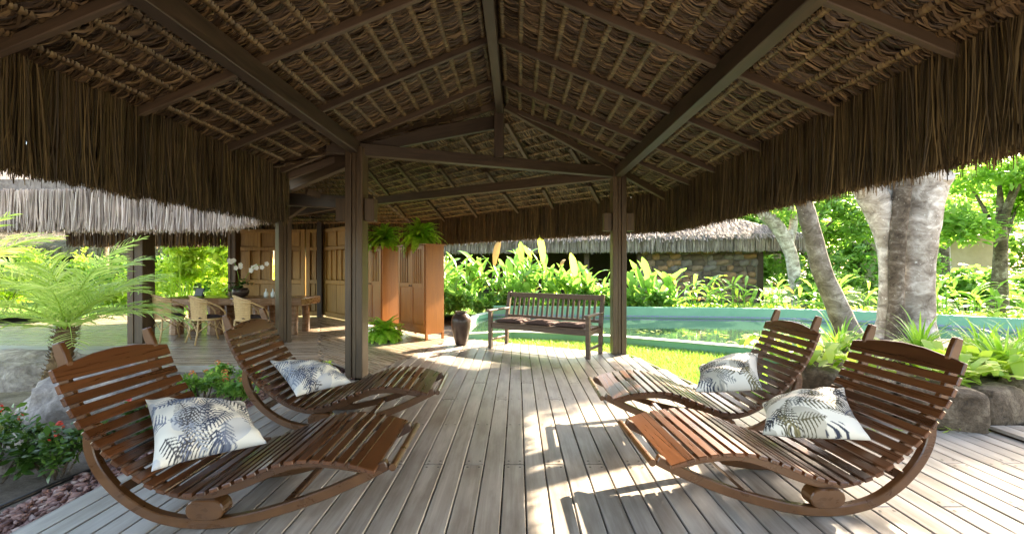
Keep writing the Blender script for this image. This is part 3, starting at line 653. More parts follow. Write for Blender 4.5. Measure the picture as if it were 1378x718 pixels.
PIL = [(0, ((-.33, -.37, .345), (.07, .04, .335), (-.24, .33, .50), (-.66, 0, .63)), .115, 'blue grey palm print pillow on lounger by red gravel strip', 3, False),
       (1, ((-.25, -.37, .33), (.07, .07, .335), (-.22, .37, .42), (-.61, -.11, .59)), .105, 'blue palm print pillow tilted on lounger by the timber post', 8, False),
       (2, ((-.43, .22, .40), (.09, -.04, .35), (-.14, -.42, .42), (-.60, -.20, .60)), .13, 'cream pillow with black and olive leaf print on lounger by planter', 14, True),
       (3, ((-.43, .28, .40), (.12, .20, .36), (-.12, -.32, .45), (-.62, -.15, .63)), .13, 'sunlit white pillow with grey leaf print on lounger by the lawn', 22, True)]
for li, cor, T, lb, sd_, ol in PIL:
    o = link('printed_pillow', pillow_mesh('printed_pillow', .30, .27, T, sd_, ol, cor))
    o.matrix_basis = lounges[li].matrix_basis; tag(o, lb, 'pillow', 'leaf print pillows on the loungers')

# ------------------------------------------------------------------ garden bench with cushions
def to_local(origin, rz): return Matrix.Translation(origin) @ Matrix.Rotation(rz, 4, 'Z')
BO = Vector((-.52, 7.98, 0)); ba = math.atan2(-1.02, 1.657); BM = to_local(BO, ba); BL, BD = 1.93, .56
bench = thing('garden_bench', 'dark slatted wooden bench with arms facing the deck', 'bench', BO, ba)
def bobj(name, mb, mat=M_BENCH, par=None, bevel=.004): return obj(name, mb, mat, par or bench, bevel=bevel, M=BM)
for x in (.03, BL - .03):
    bobj('front_leg', MB().box((x, .03, .33), (.065, .065, .66)))
    bobj('back_post', MB().bar((x, BD, 0), (x, BD + .02, .5), .065, .06, (0, 1, 0)).bar((x, BD + .02, .49), (x, BD + .12, .98), .065, .06, (0, 1, 0)))
    bobj('armrest', MB().box((x, .27, .675), (.085, .66, .032)))
    bobj('side_rail', MB().box((x, .3, .15), (.03, .52, .045))); bobj('side_rail', MB().box((x, .3, .40), (.034, .50, .07)))
bobj('front_rail', MB().box((BL / 2, .03, .405), (BL - .12, .035, .085))); bobj('back_rail', MB().box((BL / 2, BD, .405), (BL - .12, .035, .07)))
for k in range(5): bobj('seat_slat', MB().box((BL / 2, .05 + k * .11, .461), (BL - .06, .092, .022)))
bobj('top_rail', MB().bar((.06, BD + .115, .925), (BL - .06, BD + .115, .925), .04, .085)); bobj('lower_back_rail', MB().bar((.06, BD + .035, .535), (BL - .06, BD + .035, .535), .035, .05))
for k in range(17):
    x = .06 + (BL - .12) * (k + 1) / 18; bobj('back_slat', MB().bar((x, BD + .037, .55), (x, BD + .112, .89), .042, .016, (0, 1, 0)), bevel=.002)
def cushion_mesh(name, a, b, T, mat, seed=0):
    n = 26; s, t = np.meshgrid(np.linspace(-1, 1, n), np.linspace(-1, 1, n), indexing='ij'); pr = ((1 - s ** 2) * (1 - t ** 2)) ** .35
    x = a * s * (1 - .05 * (1 - t * t)); y = b * t * (1 - .05 * (1 - s * s)); z = T * pr * (1 + .25 * np.sin(2.5 * s + seed) * np.cos(2 * t + seed))
    V = np.concatenate([np.stack([x, y, z], -1).reshape(-1, 3), np.stack([x, y, -z * .3], -1).reshape(-1, 3)]); i = np.arange(n * n).reshape(n, n); q = np.stack([i[:-1, :-1], i[1:, :-1], i[1:, 1:], i[:-1, 1:]], -1).reshape(-1, 4)
    me = mesh_np(name, V, np.concatenate([q, q[:, ::-1] + n * n]), mat); me.polygons.foreach_set('use_smooth', [True] * len(me.polygons)); return me
for k, (cx_, lb) in enumerate(((.36, 'brown seat cushion on bench end nearest the tall vase'), (.96, 'brown seat cushion in the middle of the bench'), (1.52, 'brown seat cushion on bench end nearest the timber post'))):
    o = link('seat_cushion', cushion_mesh('seat_cushion', .27, .24, .055, M_CUSH, k)); o.matrix_basis = BM @ Matrix.Translation((cx_, .27, .49)) @ Matrix.Rotation(R((6, -4, 3)[k]), 4, 'Z'); tag(o, lb, 'cushion', 'cushions on the bench')

# ------------------------------------------------------------------ vase, cabinets, ferns
vz = obj('floor_vase', MB().lathe([(.085, 0), (.11, .03), (.145, .18), (.178, .36), (.186, .44), (.172, .52), (.125, .575), (.098, .59), (.112, .615), (.118, .63), (.095, .632), (.08, .58)], (-1.04, 8.28, 0), 32), M_CERAM, smooth=True)
tag(vz, 'tall dark brown ceramic vase standing between bench and cabinet', 'vase')
def cabinet(p, ang, label, Wd=1.04, D=.43, H=1.91):
    """p: near front corner; x runs along the front away from it, y into the depth"""
    M = to_local(p, ang); t = thing('cabinet', label, 'cabinet', p, ang, 'slatted door cabinets')
    o_ = lambda n, mb, mat=M_WARD, par=None, bv=.004: obj(n, mb, mat, par or t, bevel=bv, M=M)
    o_('side_panel', MB().box((.015, -D / 2, .12 + (H - .14) / 2), (.03, D, H - .14))); o_('side_panel', MB().box((Wd - .015, -D / 2, .12 + (H - .14) / 2), (.03, D, H - .14)))
    o_('back_panel', MB().box((Wd / 2, -D + .012, H / 2 + .05), (Wd - .06, .02, H - .2))); o_('top', MB().box((Wd / 2, -D / 2, H - .012), (Wd + .05, D + .05, .028)))
    o_('base_rail', MB().box((Wd / 2, -.03, .17), (Wd - .06, .04, .10)))
    o_('shelf', MB().box((Wd / 2, -D / 2, .95), (Wd - .06, D - .06, .02)), M_DARK)
    for x in (.02, Wd - .02):
        for y in (-.022, -D + .022): o_('leg', MB().box((x, y, .07), (.045, .045, .14)))
    for k in range(2):
        x0 = .03 + k * (Wd - .06) / 2 + .004; x1 = .03 + (k + 1) * (Wd - .06) / 2 - .004; z0, z1 = .225, H - .035; xm = (x0 + x1) / 2
        d = o_('door', MB().box((x0 + .03, .006, (z0 + z1) / 2), (.06, .026, z1 - z0)).box((x1 - .03, .006, (z0 + z1) / 2), (.06, .026, z1 - z0)))
        for zz, hh in ((z0 + .04, .08), (1.08, .09), (z1 - .035, .07)): o_('door_rail', MB().box((xm, .005, zz), (x1 - x0 - .12, .024, hh)), M_WARD, d)
        o_('door_panel', MB().box((xm, -.001, (z0 + .08 + 1.035) / 2), (x1 - x0 - .12, .012, 1.035 - z0 - .08)), M_WARD, d)
        o_('shade_backing', MB().box((xm, -.022, (1.125 + z1 - .07) / 2), (x1 - x0 - .12, .006, z1 - .07 - 1.125)), M_DARK, d)  # dark sheet added behind the slats as the shade inside
        lv = MB(); kk = 5
        for q in range(kk): lv.box((x0 + .06 + (x1 - x0 - .12) * (q + .5) / kk, .002, (1.125 + z1 - .07) / 2), (.036, .016, z1 - .07 - 1.125))
        o_('grille_slats', lv, M_WARD, d, 0)['kind'] = 'stuff'
        o_('knob', MB().tube([(x1 - .03 if k == 0 else x0 + .03, .018, 1.07), (x1 - .03 if k == 0 else x0 + .03, .05, 1.07)], .014, 8), M_BENCH, d)
    return t
ca = math.atan2(.73, -.73) 
cab1 = Vector((-1.79, 8.75, 0)); cab2 = Vector((-2.98, 9.85, 0))
cabinet(cab1, ca, 'orange wood cabinet with slatted doors closest to the vase'); cabinet(cab2, ca, 'orange wood cabinet half hidden behind the timber post')
def arch_fronds(base, n, L, wdt, up, leaflet, g, droop=1.0, k=9, ll=.06, tilt=(.15, 1.0)):
    """arching fronds made of a midrib and pairs of leaflets"""
    PP, WW = [], []
    for i in range(n):
        az = g.random() * 6.283; el = tilt[0] + (tilt[1] - tilt[0]) * g.random(); Li = L * (.7 + .45 * g.random()); d = np.array([math.cos(az), math.sin(az), 0.])
        tt = np.linspace(0, 1, k); ang = (1.35 - el) - tt * droop * (1.1 + .5 * g.random()); seg = Li / (k - 1)
        pts = [np.array(base, float)]
        for q in range(k - 1): pts.append(pts[-1] + (d * math.cos(ang[q]) + np.array([0, 0, 1.]) * math.sin(ang[q])) * seg)
        pts = np.array(pts); side = np.array([-d[1], d[0], 0.])
        m = leaflet; ts = np.linspace(.08, .99, m); ps = np.stack([np.interp(ts, tt, pts[:, j]) for j in range(3)], -1); tg = unit(np.gradient(ps, axis=0))
        ln = ll * np.sin(np.clip(ts * 2.6 + .35, 0, 3.0)) ** .8
        for sg in (-1, 1):
            dr = unit(side * sg * .9 + tg * .55 + np.array([0, 0, .15]) + g.normal(size=(m, 3)) * .12)
            e1 = ps + dr * ln[:, None] * .55; e2 = ps + dr * ln[:, None] + np.array([0, 0, -1]) * ln[:, None] * .22
            wv = tg * wdt; PP.append(np.stack([ps, e1, e2], 1)); WW.append(np.stack([wv * .7, wv, wv * .15], 1))
    return ribbons(np.concatenate(PP), np.concatenate(WW))
def fern(p, label, L=.42, n=60, pot=True, mt=None):
    t = thing('fern', label, 'fern', p, 0, 'potted ferns'); n = int(n * 1.7); g = np.random.default_rng(int(abs(p[0] * 100)))
    if pot: obj('pot', MB().lathe([(.07, 0), (.09, .02), (.11, .13), (.115, .14), (.09, .135)], p, 18), M_BENCH, t, smooth=True)
    V, F = arch_fronds((p[0], p[1], p[2] + (.14 if pot else .03)), n, L, .012, 0, 24, g, 1.15, 9, .062, (-.15, 1.5)); stuff_mesh('fronds', V, F, mt or M_FERN, t)
fx = Vector((math.cos(ca), math.sin(ca), 0)); fy = Vector((-fx.y, fx.x, 0))
p = cab1 + fx * .5 - fy * .2; fern((p.x, p.y, 1.912), 'bright green fern on top of cabinet closest to the vase', .54, 85, True, M_FERN2)
p = cab2 + fx * .32 - fy * .2; fern((p.x, p.y, 1.912), 'darker fern on top of cabinet behind the timber post', .55, 75)
p = gp(517, 459); fern((p.x, p.y, 0), 'bright fern standing on the floor in front of the cabinets', .45, 110, True, M_FERN2)

# ------------------------------------------------------------------ carved wooden wall panels
def panel_wall(p, ang, Wd, label, cols, H=2.55, slots=()):
    M = to_local(p, ang); t = thing('wall_panel', label, 'wall panel', p, ang, 'carved wall panels round the dining corner'); e = MB
    o_ = lambda n, mb, mat=M_GOLD, par=None: obj(n, mb, mat, par or t, bevel=.006, M=M)
    for x in (.06, Wd - .06): o_('stile', MB().box((x, 0, H / 2 + .02), (.12, .08, H - .04)))
    zs = [(.09, .14), (1.02, .12), (1.98, .10), (H - .05, .10)]
    for z, h in zs: o_('rail', MB().box((Wd / 2, -.006, z), (Wd - .24, .07, h)))
    cw = (Wd - .24) / cols
    for k in range(cols):
        x = .12 + cw * (k + .5)
        if k in slots:
            for q in (-1, 0, 1): o_('slot_bar', MB().box((x + q * cw / 3.2, .0, 1.505), (.035, .05, .85)))
        else: o_('panel', MB().box((x, .014, 1.505), (cw - .07, .03, .80)))
        if k: o_('muntin', MB().box((.12 + cw * k, -.008, 1.505), (.06, .06, .85)))
    g0, g1 = (.12 + cw * min(slots), .12 + cw * (max(slots) + 1)) if slots else (Wd / 2, Wd / 2)
    for a_, b_, z0, z1 in ((.1, g0, .05, H - .06), (g1, Wd - .1, .05, H - .06)) + (((g0, g1, .05, 1.05), (g0, g1, 1.95, H - .06)) if slots else ()):
        if b_ - a_ > .02: o_('backing_board', MB().box(((a_ + b_) / 2, .046, (z0 + z1) / 2), (b_ - a_, .014, z1 - z0)))
    half = max(2, cols // 2)
    for k in range(1, half): o_('muntin', MB().box((.12 + (Wd - .24) / half * k, -.008, 2.255), (.07, .06, .49)))
    for k in range(half):
        c2_ = (Wd - .24) / half; x = .12 + c2_ * (k + .5); o_('panel', MB().box((x, .014, 2.265), (c2_ - .09, .03, .42)))
        o_('panel', MB().box((x, .012, .56), (c2_ - .02, .03, .79)))
    return t
panel_wall((-8.25, 13.05, 0), 0, 2.05, 'golden panel with bright open slots behind the orchid', 6, slots=(3, 4))
panel_wall((-6.17, 13.05, 0), 0, .55, 'narrow golden wood panel beside the diagonal corner', 2)
panel_wall((-5.62, 13.05, 0), math.atan2(-1.5, 1.5), 2.3, 'diagonal golden wood panel next to the cabinets', 6)
for x, y in ((-5.72, 12.95), (-4.0, 11.3)): tag(beam('wall_post', (x, y, 0), (x, y, 2.75), .14, .14, M_BEAM, up=(0, 1, 0)), 'dark post ' + ('in the corner between two golden panels' if x < -5 else 'at the end of the diagonal panel'), 'post')

# ------------------------------------------------------------------ dining table and rattan chairs
tb = thing('dining_table', 'long thick slab wooden table on chunky dark legs', 'table', (-6.1, 9.85, 0))
sl_ = MB(); n = 14; e0 = [(-7.65 + 3.1 * i / n, 9.42 + .05 * math.sin(i * 1.3) + .03 * math.sin(i * 2.9)) for i in range(n + 1)]; e1 = [(x, 10.36 + .04 * math.sin(i * 1.7)) for i, (x, _) in enumerate(e0)][::-1]
poly = [(x, y, 0) for x, y in e0 + e1]; obj('table_top', sl_.prism(poly, (0, 0, .63), (0, 0, .79)), M_TABLE, tb, bevel=.02)
for x, w_ in ((-7.35, .26), (-6.5, .32), (-5.55, .3), (-4.82, .17)):
    for y in (9.62, 10.16): obj('leg', MB().tube([(x, y, 0), (x + .01, y, .3), (x, y, .632)], [w_ / 2 * 1.05, w_ / 2 * .95, w_ / 2 * 1.02], 10), M_TABLE, tb, smooth=False, bevel=.01)
def make_chair():
    t = thing('rattan_chair', '', 'chair')
    for sx in (-1, 1):
        obj('leg', MB().tube([(sx * .20, -.20, .44), (sx * .215, -.22, .2), (sx * .26, -.27, 0)], .017, 8), M_RATT, t, smooth=True)
        obj('leg', MB().tube([(sx * .20, .20, .44), (sx * .21, .225, .2), (sx * .235, .27, 0)], .017, 8), M_RATT, t, smooth=True)
        obj('brace', MB().tube([(sx * .21, -.215, .22), (sx * .20, 0, .39), (sx * .21, .215, .22)], .010, 6), M_RATT, t, smooth=True)
        obj('arm_hoop', MB().tube([(sx * .25, -.22, .80), (sx * .285, -.05, .78), (sx * .29, .12, .69), (sx * .275, .22, .58), (sx * .24, .24, .44)], .016, 8), M_RATT, t, smooth=True)
    obj('front_brace', MB().tube([(-.21, .22, .2), (0, .22, .38), (.21, .22, .2)], .010, 6), M_RATT, t, smooth=True); obj('rear_brace', MB().tube([(-.21, -.22, .2), (0, -.22, .38), (.21, -.22, .2)], .010, 6), M_RATT, t, smooth=True)
    obj('seat', MB().lathe([(.10, .435), (.245, .435), (.262, .45), (.245, .468), (.1, .47)], (0, 0, 0), 20), M_RATT, t, smooth=True)
    # woven tub back: vertical canes and horizontal weave on a curved sheet
    bk = MB(); a0, a1, n = R(200), R(340), 26
    for i in range(n):
        g = a0 + (a1 - a0) * i / (n - 1); c_, s_ = math.cos(g), math.sin(g); ht = .90 - .10 * abs(c_) ** 2
        bk.bar((.245 * c_, .235 * s_, .45), (.285 * c_, .27 * s_, ht), .022, .006, (c_, s_, 0))
    obj('woven_back', bk, M_RATT, t, kind='stuff')
    wv = MB()
    for z in np.arange(.50, .86, .045):
        f_ = (z - .45) / .45; wv.tube([((.248 + .04 * f_) * math.cos(g), (.238 + .035 * f_) * math.sin(g), z) for g in np.linspace(a0, a1, 13)], .008, 5)
    obj('weave_bands', wv, M_RATT, t, kind='stuff')
    obj('top_rim', MB().tube([(.29 * math.cos(g), .275 * math.sin(g), .905 - .10 * math.cos(g) ** 2) for g in np.linspace(R(195), R(345), 16)], .019, 8), M_RATT, t, smooth=True)
    link('seat_pad', cushion_mesh('seat_pad', .21, .21, .05, M_SEATPAD), t, Matrix.Translation((0, .01, .485)))
    return t
ch = make_chair(); bpy.context.view_layer.update()
chs = [ch, copy_tree(ch), copy_tree(ch)]
for o, (x, y, a), lb in zip(chs, ((-5.12, 8.55, -42), (-6.0, 8.62, -38), (-6.9, 8.85, -30)), ('rattan tub chair nearest the slim timber post at the table', 'middle rattan tub chair with dark pad at the table', 'rattan tub chair partly behind the palm and thick post')):
    o.matrix_basis = Matrix.Translation((x, y, 0)) @ Matrix.Rotation(R(a), 4, 'Z'); tag(o, lb, 'chair', 'rattan chairs along the dining table')
# table objects
orc = thing('orchid', 'white orchid in a round dark pot on the table', 'orchid', (-6.05, 9.75, .79))
obj('pot', MB().lathe([(.08, 0), (.15, .05), (.17, .12), (.15, .19), (.135, .20), (.12, .17)], (-6.05, 9.75, .79), 20), M_CERAM, orc, smooth=True)
g = np.random.default_rng(5); V, F = arch_fronds((-6.05, 9.75, .98), 14, .36, .03, 0, 4, g, 1.3, 6, .10, (.1, .9)); stuff_mesh('leaves', V, F, M_IXORA, orc)
for (tip, n) in (((-5.62, 9.75, 1.50), 7), ((-6.2, 9.7, 1.62), 8)):
    a = Vector((-6.05, 9.75, .97)); b = Vector(tip); mid = (a + b) / 2 + Vector((0, 0, .28)); pts = [a * (1 - s) ** 2 + mid * 2 * s * (1 - s) + b * s * s for s in np.linspace(0, 1, 9)]
    st = obj('flower_stem', MB().tube(pts, .006, 5), M_LILY, orc)
    for i in range(n):
        c_ = pts[4 + i % 5] + Vector((g.normal() * .07, g.normal() * .05, g.normal() * .035)); mb = MB()
        for q in range(5):
            an = q * 1.2566; d = Vector((math.cos(an), -.4, math.sin(an))) * .058; s_ = Vector((-math.sin(an), 0, math.cos(an))) * .03; mb.add([c_, c_ + d * .6 - s_, c_ + d, c_ + d * .6 + s_], [(0, 1, 2, 3)])
        obj('blossom', mb, M_WHITE, st)
tab = thing('tablet', 'small tilted dark tablet screen standing on the table end', 'tablet', (-6.95, 9.75, .79))
Mt = Matrix.Translation((-6.95, 9.75, .90)) @ Matrix.Rotation(R(-15), 4, 'Z') @ Matrix.Rotation(R(70), 4, 'X')
obj('body', MB().box((0, 0, 0), (.24, .19, .012)), M_BLACK, tab, bevel=.004, M=Mt); obj('screen', MB().box((0, 0, .008), (.21, .16, .006)), plain('screen_glass', (.18, .2, .22), .1), tab, M=Mt)
obj('stand', MB().bar((-6.95, 9.86, .795), (-6.95, 9.78, .93), .08, .01), M_BLACK, tab)
for k, (x, lb) in enumerate(((-5.52, 'small clear glass bottle beside the orchid'), (-5.37, 'middle small glass bottle on the table'), (-5.22, 'small glass bottle closest to the slim post'))):
    tag(obj('glass_bottle', MB().lathe([(.035, 0), (.045, .02), (.045, .09), (.015, .13), (.013, .18), (.02, .185)], (x, 9.8, .79), 14), M_GLASS, smooth=True), lb, 'bottle', 'glass bottles on the table')

# ------------------------------------------------------------------ gravel, edging, boulders
def pebbles(n, pos, size):
    t = (1 + 5 ** .5) / 2; iv = np.array([(-1, t, 0), (1, t, 0), (-1, -t, 0), (1, -t, 0), (0, -1, t), (0, 1, t), (0, -1, -t), (0, 1, -t), (t, 0, -1), (t, 0, 1), (-t, 0, -1), (-t, 0, 1)]) / 1.9
    fi = np.array([(0, 11, 5), (0, 5, 1), (0, 1, 7), (0, 7, 10), (0, 10, 11), (1, 5, 9), (5, 11, 4), (11, 10, 2), (10, 7, 6), (7, 1, 8), (3, 9, 4), (3, 4, 2), (3, 2, 6), (3, 6, 8), (3, 8, 9), (4, 9, 5), (2, 4, 11), (6, 2, 10), (8, 6, 7), (9, 8, 1)])
    sc_ = size * (.6 + .8 * nr.random((n, 1, 1))) * np.array([1.3, .85, .55])[None, None, :] * (1 + .25 * nr.normal(size=(n, 1, 3)))
    v = iv[None] * sc_ * (1 + .18 * nr.normal(size=(n, 12, 1))); a = nr.random(n) * 6.283; c_, s_ = np.cos(a)[:, None], np.sin(a)[:, None]; tl_ = nr.normal(size=(n, 1)) * .3
    x, y, z = v[..., 0], v[..., 1], v[..., 2]; x, z = x - z * tl_, z + x * tl_
    v = np.stack([x * c_ - y * s_, x * s_ + y * c_, z], -1) + pos[:, None, :]
    return v.reshape(-1, 3), (fi[None] + (np.arange(n) * 12)[:, None, None]).reshape(-1, 3)
n = 5200; px = nr.uniform(-3.17, -2.80, n); py = nr.uniform(1.0, 6.2, n); m2 = nr.random(n) < .18; px[m2] = nr.uniform(-3.1, -2.2, m2.sum()); py[m2] = nr.uniform(5.8, 6.75, m2.sum())
k = ~((px > -2.42 + .0) & (py > 6.45)); px, py = px[k], py[k]; n = len(px)
V, F = pebbles(n, np.c_[px, py, -.085 + nr.random(n) * .035], .020); stuff_mesh('red_gravel', V, F, M_PEB)
ed = obj('garden_edging', MB().tube([(-3.2 + .03 * math.sin(y * 2), y, -.055 + .01 * math.sin(y * 5)) for y in np.arange(.8, 6.5, .25)], .016, 8), M_BLACK, smooth=True); tag(ed, 'thin black edging pipe between red gravel and flower bed', 'garden edging')
def rock_mesh(name, r, seed, mat, sub=4, amp=.22, ex=.82):
    import bmesh
    bm = bmesh.new(); bmesh.ops.create_icosphere(bm, subdivisions=sub, radius=1); o = Vector((seed * 3.7, seed * 1.3, seed * 9.1))
    for v in bm.verts:
        d = v.co.normalized(); k = 1 + amp * noise.fractal(d * 1.3 + o, 1, 2, 5) + amp * .5 * noise.noise(d * 2.6 + o) - .10 * abs(noise.noise(d * 5 + o)) + .045 * noise.noise(d * 11 + o) + .02 * noise.noise(d * 23 + o); p = d * k
        p = Vector([math.copysign(abs(c_) ** ex, c_) for c_ in p]); v.co = Vector((p.x * r[0], p.y * r[1], p.z * r[2]))
    me = bpy.data.meshes.new(name); bm.to_mesh(me); bm.free(); me.materials.append(mat); me.polygons.foreach_set('use_smooth', [True] * len(me.polygons)); return me
for (c_, r, s_, lb) in (((-3.98, 4.3, .05), (.60, .45, .44), 3, 'long grey boulder behind the dark lounger under the palm'), ((-6.7, 6.0, -.02), (.9, .5, .36), 9, 'low brownish boulder beside the walkway at the palm base'), ((-3.9, 3.45, -.05), (.18, .13, .1), 5, 'small rounded stone among the red flowered bushes'), ((-3.35, 2.55, -.07), (.12, .09, .07), 6, 'tiny stone lying next to the edging pipe')):
    o = link('boulder', rock_mesh('boulder', r, s_, M_ROCK)); o.matrix_basis = Matrix.Translation(c_) @ Matrix.Rotation(R(8 * s_ % 30 - 8), 4, 'Z'); tag(o, lb, 'boulder')

# ------------------------------------------------------------------ plants
def bush(p, r, label, mat, per=70, size=.055, flowers=0, fm=None, name='flowering_bush', cat='bush', group=None, n=None, fsz=.035):
    t = thing(name, label, cat, p, 0, group); g = np.random.default_rng(int(abs(p[0] * 977 + p[1] * 131)) % 100000); rx, ry, rz = r; m = n or 9
    cs = [(p[0] + g.normal() * rx * .5, p[1] + g.normal() * ry * .5, p[2] + rz * (.35 + .6 * g.random())) for _ in range(m)]
    st = MB()
    for c_ in cs: st.tube([(p[0] + (c_[0] - p[0]) * .25, p[1] + (c_[1] - p[1]) * .25, p[2] - .03), (p[0] + (c_[0] - p[0]) * .7, p[1] + (c_[1] - p[1]) * .7, p[2] + (c_[2] - p[2]) * .6), c_], .006 + .004 * rz, 5)
    obj('stems', st, M_BARKD, t, kind='stuff')
    V, F = leaf_cloud(cs, [(rx * .42, ry * .42, rz * .33)] * m, per, size, .7, 0, .5, .2); stuff_mesh('foliage', V, F, mat, t)
    for k in range(flowers):
        c_ = Vector(cs[k % m]) + Vector((g.normal() * rx * .3, g.normal() * ry * .3, rz * .30)); mb = MB()
        for q in range(14):
            d = Vector(unit(g.normal(size=3) + np.array([0, 0, .5]))); s_ = d.orthogonal().normalized() * fsz * .36; e_ = c_ + d * fsz; f2 = d.cross(s_); mb.add([e_ - s_, e_ - f2, e_ + s_, e_ + f2], [(0, 1, 2, 3)])
        obj('flower', mb, fm or M_RED, t)
    return t
IX = [((-3.62, 2.62, -.1), (.26, .3, .42), 4, M_RED, 'dark ixora bush with red flowers at the frame edge by gravel'), ((-3.75, 3.15, -.1), (.3, .3, .45), 5, M_RED, 'tall dark ixora bush with red flowers beside the boulder'), ((-3.42, 3.3, -.1), (.22, .22, .36), 2, M_RED, 'ixora bush close to the lounger head and gravel'), ((-4.3, 3.4, -.1), (.34, .3, .42), 5, M_RED, 'red flowered ixora bush in front of the grey boulder'), ((-3.35, 4.0, -.1), (.2, .2, .3), 1, M_RED, 'low ixora bush behind the lounger backrest'), ((-3.62, 5.15, -.1), (.22, .2, .30), 5, M_ORANGE, 'light ixora bush with pink orange flowers near walkway'), ((-3.15, 4.95, -.1), (.17, .2, .34), 5, M_ORANGE, 'upright ixora bush with orange flowers beside the second lounger'), ((-3.9, 5.9, -.1), (.25, .2, .26), 4, M_ORANGE, 'small orange flowered ixora along the dining deck edge'), ((-3.0, 6.25, -.1), (.16, .14, .18), 0, None, 'tiny leafy ixora in gravel beside the timber post')]
for p, r, nf, fm, lb in IX: bush(p, r, lb, M_IXORA if fm == M_RED else M_SHRUB, 75, .06, nf, fm, 'ixora_bush', 'bush', 'ixora bushes in the flower bed')
bush((-2.72, 6.35, -.08), (.12, .1, .16), 'small yellow green plant at the timber post foot', M_YELLOW, 30, .08, 0, None, 'ground_plant', 'plant', n=5)
def palm(p, top, L, n, label, seed, rt=(.10, .085), ll=.36, wdt=.012):
    t = thing('dwarf_palm', label, 'palm', p, 0, 'dwarf palms in the flower bed'); g = np.random.default_rng(seed); p, top = Vector(p), Vector(top)
    pts = [p.lerp(top, s) + Vector((.05 * math.sin(s * 3), 0, 0)) for s in np.linspace(0, 1, 22)]; rr = [rt[0] * (1.12 - .25 * s + (.10 if i % 2 else -.06)) for i, s in enumerate(np.linspace(0, 1, 22))]
    tr = obj('trunk', MB().tube(pts, rr, 14), M_PALMT, t, smooth=True)
    fb = []; 
    P0 = np.array([pts[i] for i in nr.integers(2, 22, 260)]); an = nr.random(260) * 6.283; d = np.c_[np.cos(an), np.sin(an), np.zeros(260)]; P0 = P0 + d * rt[0] * .95
    e = d * .05 + np.array([0, 0, .05]); s_ = np.c_[-np.sin(an), np.cos(an), np.zeros(260)] * .014
    V, F = ribbons(np.stack([P0, P0 + e * .5 + d * .012, P0 + e], 1), np.stack([s_, s_ * .7, s_ * .1], 1)); stuff_mesh('trunk_fibres', V, F, M_PALMT, tr)
    for i in range(n):
        az = i * 2.39996 + g.random() * .3; u = i / n; el = 1.4 - 1.15 * u + g.normal() * .08; Li = L * (.85 + .25 * g.random()); k = 14; dh = np.array([math.cos(az), math.sin(az), 0.]); side = np.array([-dh[1], dh[0], 0.])
        pt = [np.array(top)]; ang = el
        for q in range(k - 1): pt.append(pt[-1] + (dh * math.cos(ang) + np.array([0, 0, 1.]) * math.sin(ang)) * Li / (k - 1)); ang -= (.95 / (k - 1)) * (.6 + q * .09)
        pt = np.array(pt); fr = obj('frond', MB().tube([Vector(x) for x in pt], [.010 * (1 - .85 * s) for s in np.linspace(0, 1, k)], 4), M_ALMOND, t)
        m = 27; ts = np.linspace(.10, .995, m); tt = np.linspace(0, 1, k); ps = np.stack([np.interp(ts, tt, pt[:, j]) for j in range(3)], -1); tg = unit(np.gradient(ps, axis=0)); ln = ll * np.sin(np.clip(ts * 2.5 + .4, 0, 3.02)) ** .7
        PP, WW = [], []
        for sg in (-1, 1):
            dr = unit(side * sg * .75 + tg * .8 + np.array([0, 0, .18]) + g.normal(size=(m, 3)) * .13); dr2 = unit(dr + np.array([0, 0, -.18])); dr3 = unit(dr2 + np.array([0, 0, -.25]))
            a = ps; b = a + dr * ln[:, None] * .4; c_ = b + dr2 * ln[:, None] * .35; e_ = c_ + dr3 * ln[:, None] * .3; wv = unit(tg + np.array([0, 0, .3])) * wdt; PP.append(np.stack([a, b, c_, e_], 1)); WW.append(np.stack([wv * .6, wv, wv * .8, wv * .1], 1))
        V, F = ribbons(np.concatenate(PP), np.concatenate(WW)); stuff_mesh('leaflets', V, F, M_ALMOND, fr)
    return t
palm((-5.75, 5.45, -.1), (-5.45, 5.38, .70), 1.25, 22, 'dwarf palm with feathery fronds over the grey boulder', 4)
palm((-7.6, 5.9, -.1), (-7.45, 5.75, 1.0), 1.4, 26, 'dwarf palm whose fronds reach in at the frame edge', 9)
def blade_plant(p, n, L, wd, label, mat, name, cat, group, seed, el=(.6, 1.35), droop=1.1, k=6):
    t = thing(name, label, cat, p, 0, group); g = np.random.default_rng(seed); PP, WW = [], []
    az = g.random(n) * 6.283; e0 = el[0] + (el[1] - el[0]) * g.random(n); Li = L * (.55 + .6 * g.random(n)); d = np.c_[np.cos(az), np.sin(az), np.zeros(n)]; s_ = np.c_[-np.sin(az), np.cos(az), np.zeros(n)]
    cur = np.array(p)[None] + d * .04 * g.random((n, 1)); pts = [cur]; a = e0.copy()
    for q in range(k - 1): cur = cur + (d * np.cos(a)[:, None] + np.array([0, 0, 1.]) * np.sin(a)[:, None]) * (Li / (k - 1))[:, None]; pts.append(cur); a = a - droop / (k - 1) * (.5 + .9 * g.random(n)) * (.4 + q * .35)
    P = np.stack(pts, 1); wv = s_[:, None, :] * (wd * np.array([.6, 1, 1, .85, .55, .08])[None, :k, None]); V, F = ribbons(P, wv); stuff_mesh('leaves', V, F, mat, t); return t
